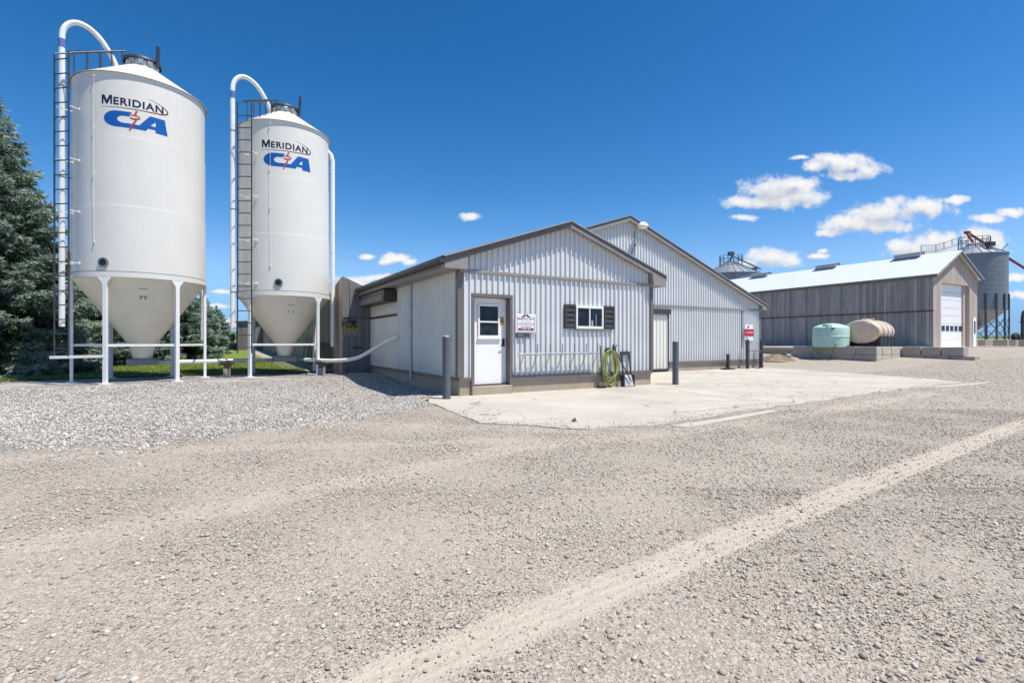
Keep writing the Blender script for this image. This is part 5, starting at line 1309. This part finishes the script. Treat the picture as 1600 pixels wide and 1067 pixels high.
grass(60000, -11, -1.75, 9.95, 22, .07, 'lawn_blades', 'short grass blades of the lawn behind the silo pad')
grass(2500, -11.5, -9.5, 6.5, 10, .09, 'rough_grass', 'rough grass at the left end of the silo pad')
# a few weeds in the slab's edge cracks
MAT['weed'] = simple('weed_leaves', (.06, .10, .02), .8, 0, .3, 20)
def weed(x, y, s, label):
    t = thing('weed', label, 'weed', (x, y, 0), 0); m = MB(); r = random.Random(int(x*100))
    for k in range(26):
        a = r.uniform(0, 6.28); L = s*r.uniform(.5, 1); w = .012*s/.12; e_ = r.uniform(.3, 1.2)
        p = Vector((math.cos(a)*L*math.cos(e_), math.sin(a)*L*math.cos(e_), L*math.sin(e_))); sd_ = Vector((-math.sin(a), math.cos(a), 0))*w
        m.add([-sd_*.5, sd_*.5, p*.6+sd_, p, p*.6-sd_], [(0, 1, 2, 3, 4)])
    m.build('leaves', 'weed', t)
weed(.95, 7.55, .10, 'small weed growing in a crack at the front edge of the slab')
weed(-1.72, 10.15, .09, 'small weed at the slab corner beside the left bollard')
weed(-6.0, 15.7, .16, 'tuft of weed at the edge of the silo pad beside the right silo')

# ------------------------------------------------------------------ sky, sun
SUN_EL = R_(67); SUN_DIR = Vector((.90*math.cos(SUN_EL), -.43*math.cos(SUN_EL), math.sin(SUN_EL)))
SUN_DIR = Vector((math.cos(SUN_EL)*.9023, -math.cos(SUN_EL)*.4311, math.sin(SUN_EL)))
sl = bpy.data.lights.new('sun', 'SUN'); sl.energy = 4.9; sl.angle = R_(.53); sl.color = (1, .945, .855)
so = bpy.data.objects.new('sun', sl); COL.objects.link(so); so.location = (20, -10, 40)
so.rotation_euler = (-SUN_DIR).to_track_quat('-Z', 'Y').to_euler()
w = bpy.data.worlds.new('World'); scene.world = w; w.use_nodes = True; wt = NT(w); wt.n.clear()
wo_ = wt.n.new('ShaderNodeOutputWorld'); bg = wt.n.new('ShaderNodeBackground'); wt.l.new(bg.outputs[0], wo_.inputs[0])
sky = wt.n.new('ShaderNodeTexSky'); sky.sky_type = 'NISHITA'; sky.sun_disc = False; sky.sun_elevation = SUN_EL
sky.sun_rotation = math.atan2(SUN_DIR.x, SUN_DIR.y); sky.altitude = 250; sky.air_density = 1.0; sky.dust_density = .35; sky.ozone_density = 2.2
hs_ = wt.n.new('ShaderNodeHueSaturation'); hs_.inputs['Saturation'].default_value = 1.10; hs_.inputs['Value'].default_value = 1.0; gm = wt.n.new('ShaderNodeGamma'); gm.inputs[1].default_value = 1.32; wt.l.new(sky.outputs[0], gm.inputs[0])
wt.l.new(wt.mix(1., gm.outputs[0], (.84, .84, .84), 'MULTIPLY'), hs_.inputs['Color'])
sr = wt.n.new('ShaderNodeSeparateColor'); wt.l.new(hs_.outputs[0], sr.inputs[0]); cr_ = wt.n.new('ShaderNodeCombineColor')
gg = wt.math('MINIMUM', wt.math('MULTIPLY', sr.outputs[1], .62), wt.math('MULTIPLY', sr.outputs[2], .41)); wt.l.new(wt.math('MINIMUM', wt.math('MULTIPLY', wt.math('POWER', sr.outputs[0], 1.6), .31), wt.math('MULTIPLY', gg, .48)), cr_.inputs[0]); wt.l.new(gg, cr_.inputs[1]); wt.l.new(wt.math('MULTIPLY', sr.outputs[2], .70), cr_.inputs[2])
tc = wt.n.new('ShaderNodeTexCoord'); sp = wt.n.new('ShaderNodeSeparateXYZ'); wt.l.new(tc.outputs['Generated'], sp.inputs[0])
yy = wt.math('MAXIMUM', sp.outputs[1], .02)
cv = wt.n.new('ShaderNodeCombineXYZ'); wt.l.new(wt.math('DIVIDE', sp.outputs[0], yy), cv.inputs[0]); wt.l.new(wt.math('DIVIDE', sp.outputs[2], yy), cv.inputs[1])
# cloud field: clusters of puffs at fixed compass bearings, edges broken by fractal noise
nz = wt.add('ShaderNodeTexNoise', i_Scale=34., i_Detail=8., i_Roughness=.60); wt.l.new(cv.outputs[0], nz.inputs['Vector'])
nz2 = wt.add('ShaderNodeTexNoise', i_Scale=11., i_Detail=4., i_Roughness=.55); wt.l.new(cv.outputs[0], nz2.inputs['Vector'])
wp = wt.n.new('ShaderNodeVectorMath'); wp.operation = 'MULTIPLY_ADD'; wt.l.new(nz2.outputs['Color'], wp.inputs[0]); wp.inputs[1].default_value = (.035, .02, 0)
of = wt.n.new('ShaderNodeVectorMath'); of.operation = 'SUBTRACT'; wt.l.new(cv.outputs[0], of.inputs[0]); of.inputs[1].default_value = (.0175, .010, 0); wt.l.new(of.outputs[0], wp.inputs[2])
PUFFS = [(1320,257,46,17),(1357,267,30,12),(1272,262,20,10),(1298,250,24,11),(1325,275,40,9),
 (1208,297,48,19),(1252,308,36,18),(1165,319,28,9),(1238,289,40,12),(1200,316,70,11),(1163,341,20,5),
 (1330,350,48,15),(1380,334,55,20),(1440,322,50,15),(1490,312,26,7),(1300,364,24,6),(1370,352,60,12),
 (1542,342,26,7),(1582,330,24,7),
 (1422,386,40,15),(1470,380,48,19),(1528,371,38,18),(1550,382,18,18),(1480,396,90,10),
 (1205,402,44,14),(1230,407,26,11),(1172,411,24,8),(1276,400,16,5),(1284,392,8,4),(1250,249,14,4),
 (736,339,17,7),(624,404,28,9),(642,409,18,7),(605,411,14,5),(575,401,14,5),
 (550,439,32,8),(582,434,26,6),(1590,433,20,8),(1594,462,22,8),(350,506,24,8),(340,480,26,4),(348,458,14,4)]
up2 = wt.n.new('ShaderNodeVectorMath'); up2.operation = 'ADD'; wt.l.new(wp.outputs[0], up2.inputs[0]); up2.inputs[1].default_value = (.006, .017, 0)
def puff_field(vec):
    acc = None
    for px, py, rx, ry in PUFFS:
        k = wt.n.new('ShaderNodeVectorMath'); k.operation = 'MULTIPLY_ADD'; wt.l.new(vec, k.inputs[0])
        cx, cy = (px-800)/780, (534-py)/780; ix, iy = 780/rx, 780/ry
        k.inputs[1].default_value = (ix, iy, 0); k.inputs[2].default_value = (-cx*ix, -cy*iy, 0)
        d = wt.n.new('ShaderNodeVectorMath'); d.operation = 'LENGTH'; wt.l.new(k.outputs[0], d.inputs[0])
        acc = d.outputs['Value'] if acc is None else wt.math('SMOOTH_MIN', acc, d.outputs['Value'], .25)
    return acc
fld = wt.math('ADD', wt.math('SUBTRACT', 1.22, puff_field(wp.outputs[0])), wt.math('MULTIPLY_ADD', nz.outputs['Fac'], 2.1, -1.05))
above = wt.math('ADD', wt.math('SUBTRACT', 1.2, puff_field(up2.outputs[0])), wt.math('MULTIPLY_ADD', nz.outputs['Fac'], -1.1, .55))
al = wt.ramp(fld, [(.0, 0.), (.2, .18), (.5, .72), (.9, 1.)])
core = wt.ramp(above, [(.0, (1.27, 1.26, 1.25)), (.35, (1.20, 1.20, 1.21)), (.62, (1.05, 1.07, 1.11)), (1., (.86, .89, .95))])
sc_ = wt.n.new('ShaderNodeVectorMath'); sc_.operation = 'SCALE'; wt.l.new(core, sc_.inputs[0]); sc_.inputs['Scale'].default_value = 4.9
hz = wt.math('MULTIPLY', wt.math('POWER', 2.718, wt.math('MULTIPLY', wt.math('ABSOLUTE', sp.outputs[2]), -14.)), .62)
skyc = wt.mix(hz, cr_.outputs[0], (2.35, 3.75, 5.2))
front = wt.math('GREATER_THAN', sp.outputs[1], .05)
mixc = wt.mix(wt.math('MULTIPLY', al, front), skyc, sc_.outputs[0])
wt.l.new(mixc, bg.inputs[0]); bg.inputs[1].default_value = .12
w.cycles.sampling_method = 'MANUAL'; w.cycles.sample_map_resolution = 512
scene.view_settings.view_transform = 'Standard'; scene.view_settings.look = 'None'; scene.view_settings.gamma = 1
scene.view_settings.exposure = .36
scene.cycles.max_bounces = 6; scene.cycles.diffuse_bounces = 3; scene.cycles.glossy_bounces = 3; scene.cycles.transparent_max_bounces = 4

# ------------------------------------------------------------------ one mesh per separate piece of small fittings
def split_pieces(names):
    for o in list(scene.objects):
        if o.type != 'MESH' or o.name.split('.')[0] not in names or o.get('kind') == 'stuff': continue
        me = o.data; n = len(me.vertices); par = list(range(n))
        def find(i):
            while par[i] != i: par[i] = par[par[i]]; i = par[i]
            return i
        for e_ in me.edges: par[find(e_.vertices[0])] = find(e_.vertices[1])
        isl = {}
        for i in range(n): isl.setdefault(find(i), []).append(i)
        if len(isl) < 2 or len(isl) > 40: continue
        bb = [(np.array([me.vertices[i].co[:] for i in L]).min(0)-.004, np.array([me.vertices[i].co[:] for i in L]).max(0)+.004, L) for L in isl.values()]
        gid = list(range(len(bb)))
        def gf(i):
            while gid[i] != i: i = gid[i]
            return i
        for i in range(len(bb)):
            for j in range(i):
                if (bb[i][0] <= bb[j][1]).all() and (bb[j][0] <= bb[i][1]).all(): gid[gf(i)] = gf(j)
        groups = {}
        for i in range(len(bb)): groups.setdefault(gf(i), set()).update(bb[i][2])
        if len(groups) < 2: continue
        for gset in list(groups.values())[1:]:
            c = o.copy(); c.data = me.copy(); COL.objects.link(c)
            bm = bmesh.new(); bm.from_mesh(c.data); bm.verts.ensure_lookup_table(); bmesh.ops.delete(bm, geom=[v for v in bm.verts if v.index not in gset], context='VERTS'); bm.to_mesh(c.data); bm.free()
        g0 = list(groups.values())[0]
        bm = bmesh.new(); bm.from_mesh(me); bm.verts.ensure_lookup_table(); bmesh.ops.delete(bm, geom=[v for v in bm.verts if v.index not in g0], context='VERTS'); bm.to_mesh(me); bm.free()
split_pieces({'ladder_bracket', 'tube_clamp', 'lid_clamp', 'pane', 'foundation', 'base_trim', 'soffit', 'fascia', 'vent_frame', 'flange', 'object_behind_glass', 'side_bars', 'rake_soffit', 'door_jamb', 'printed_mark', 'border', 'door_edge', 'corner_trim', 'frame', 'hook'})
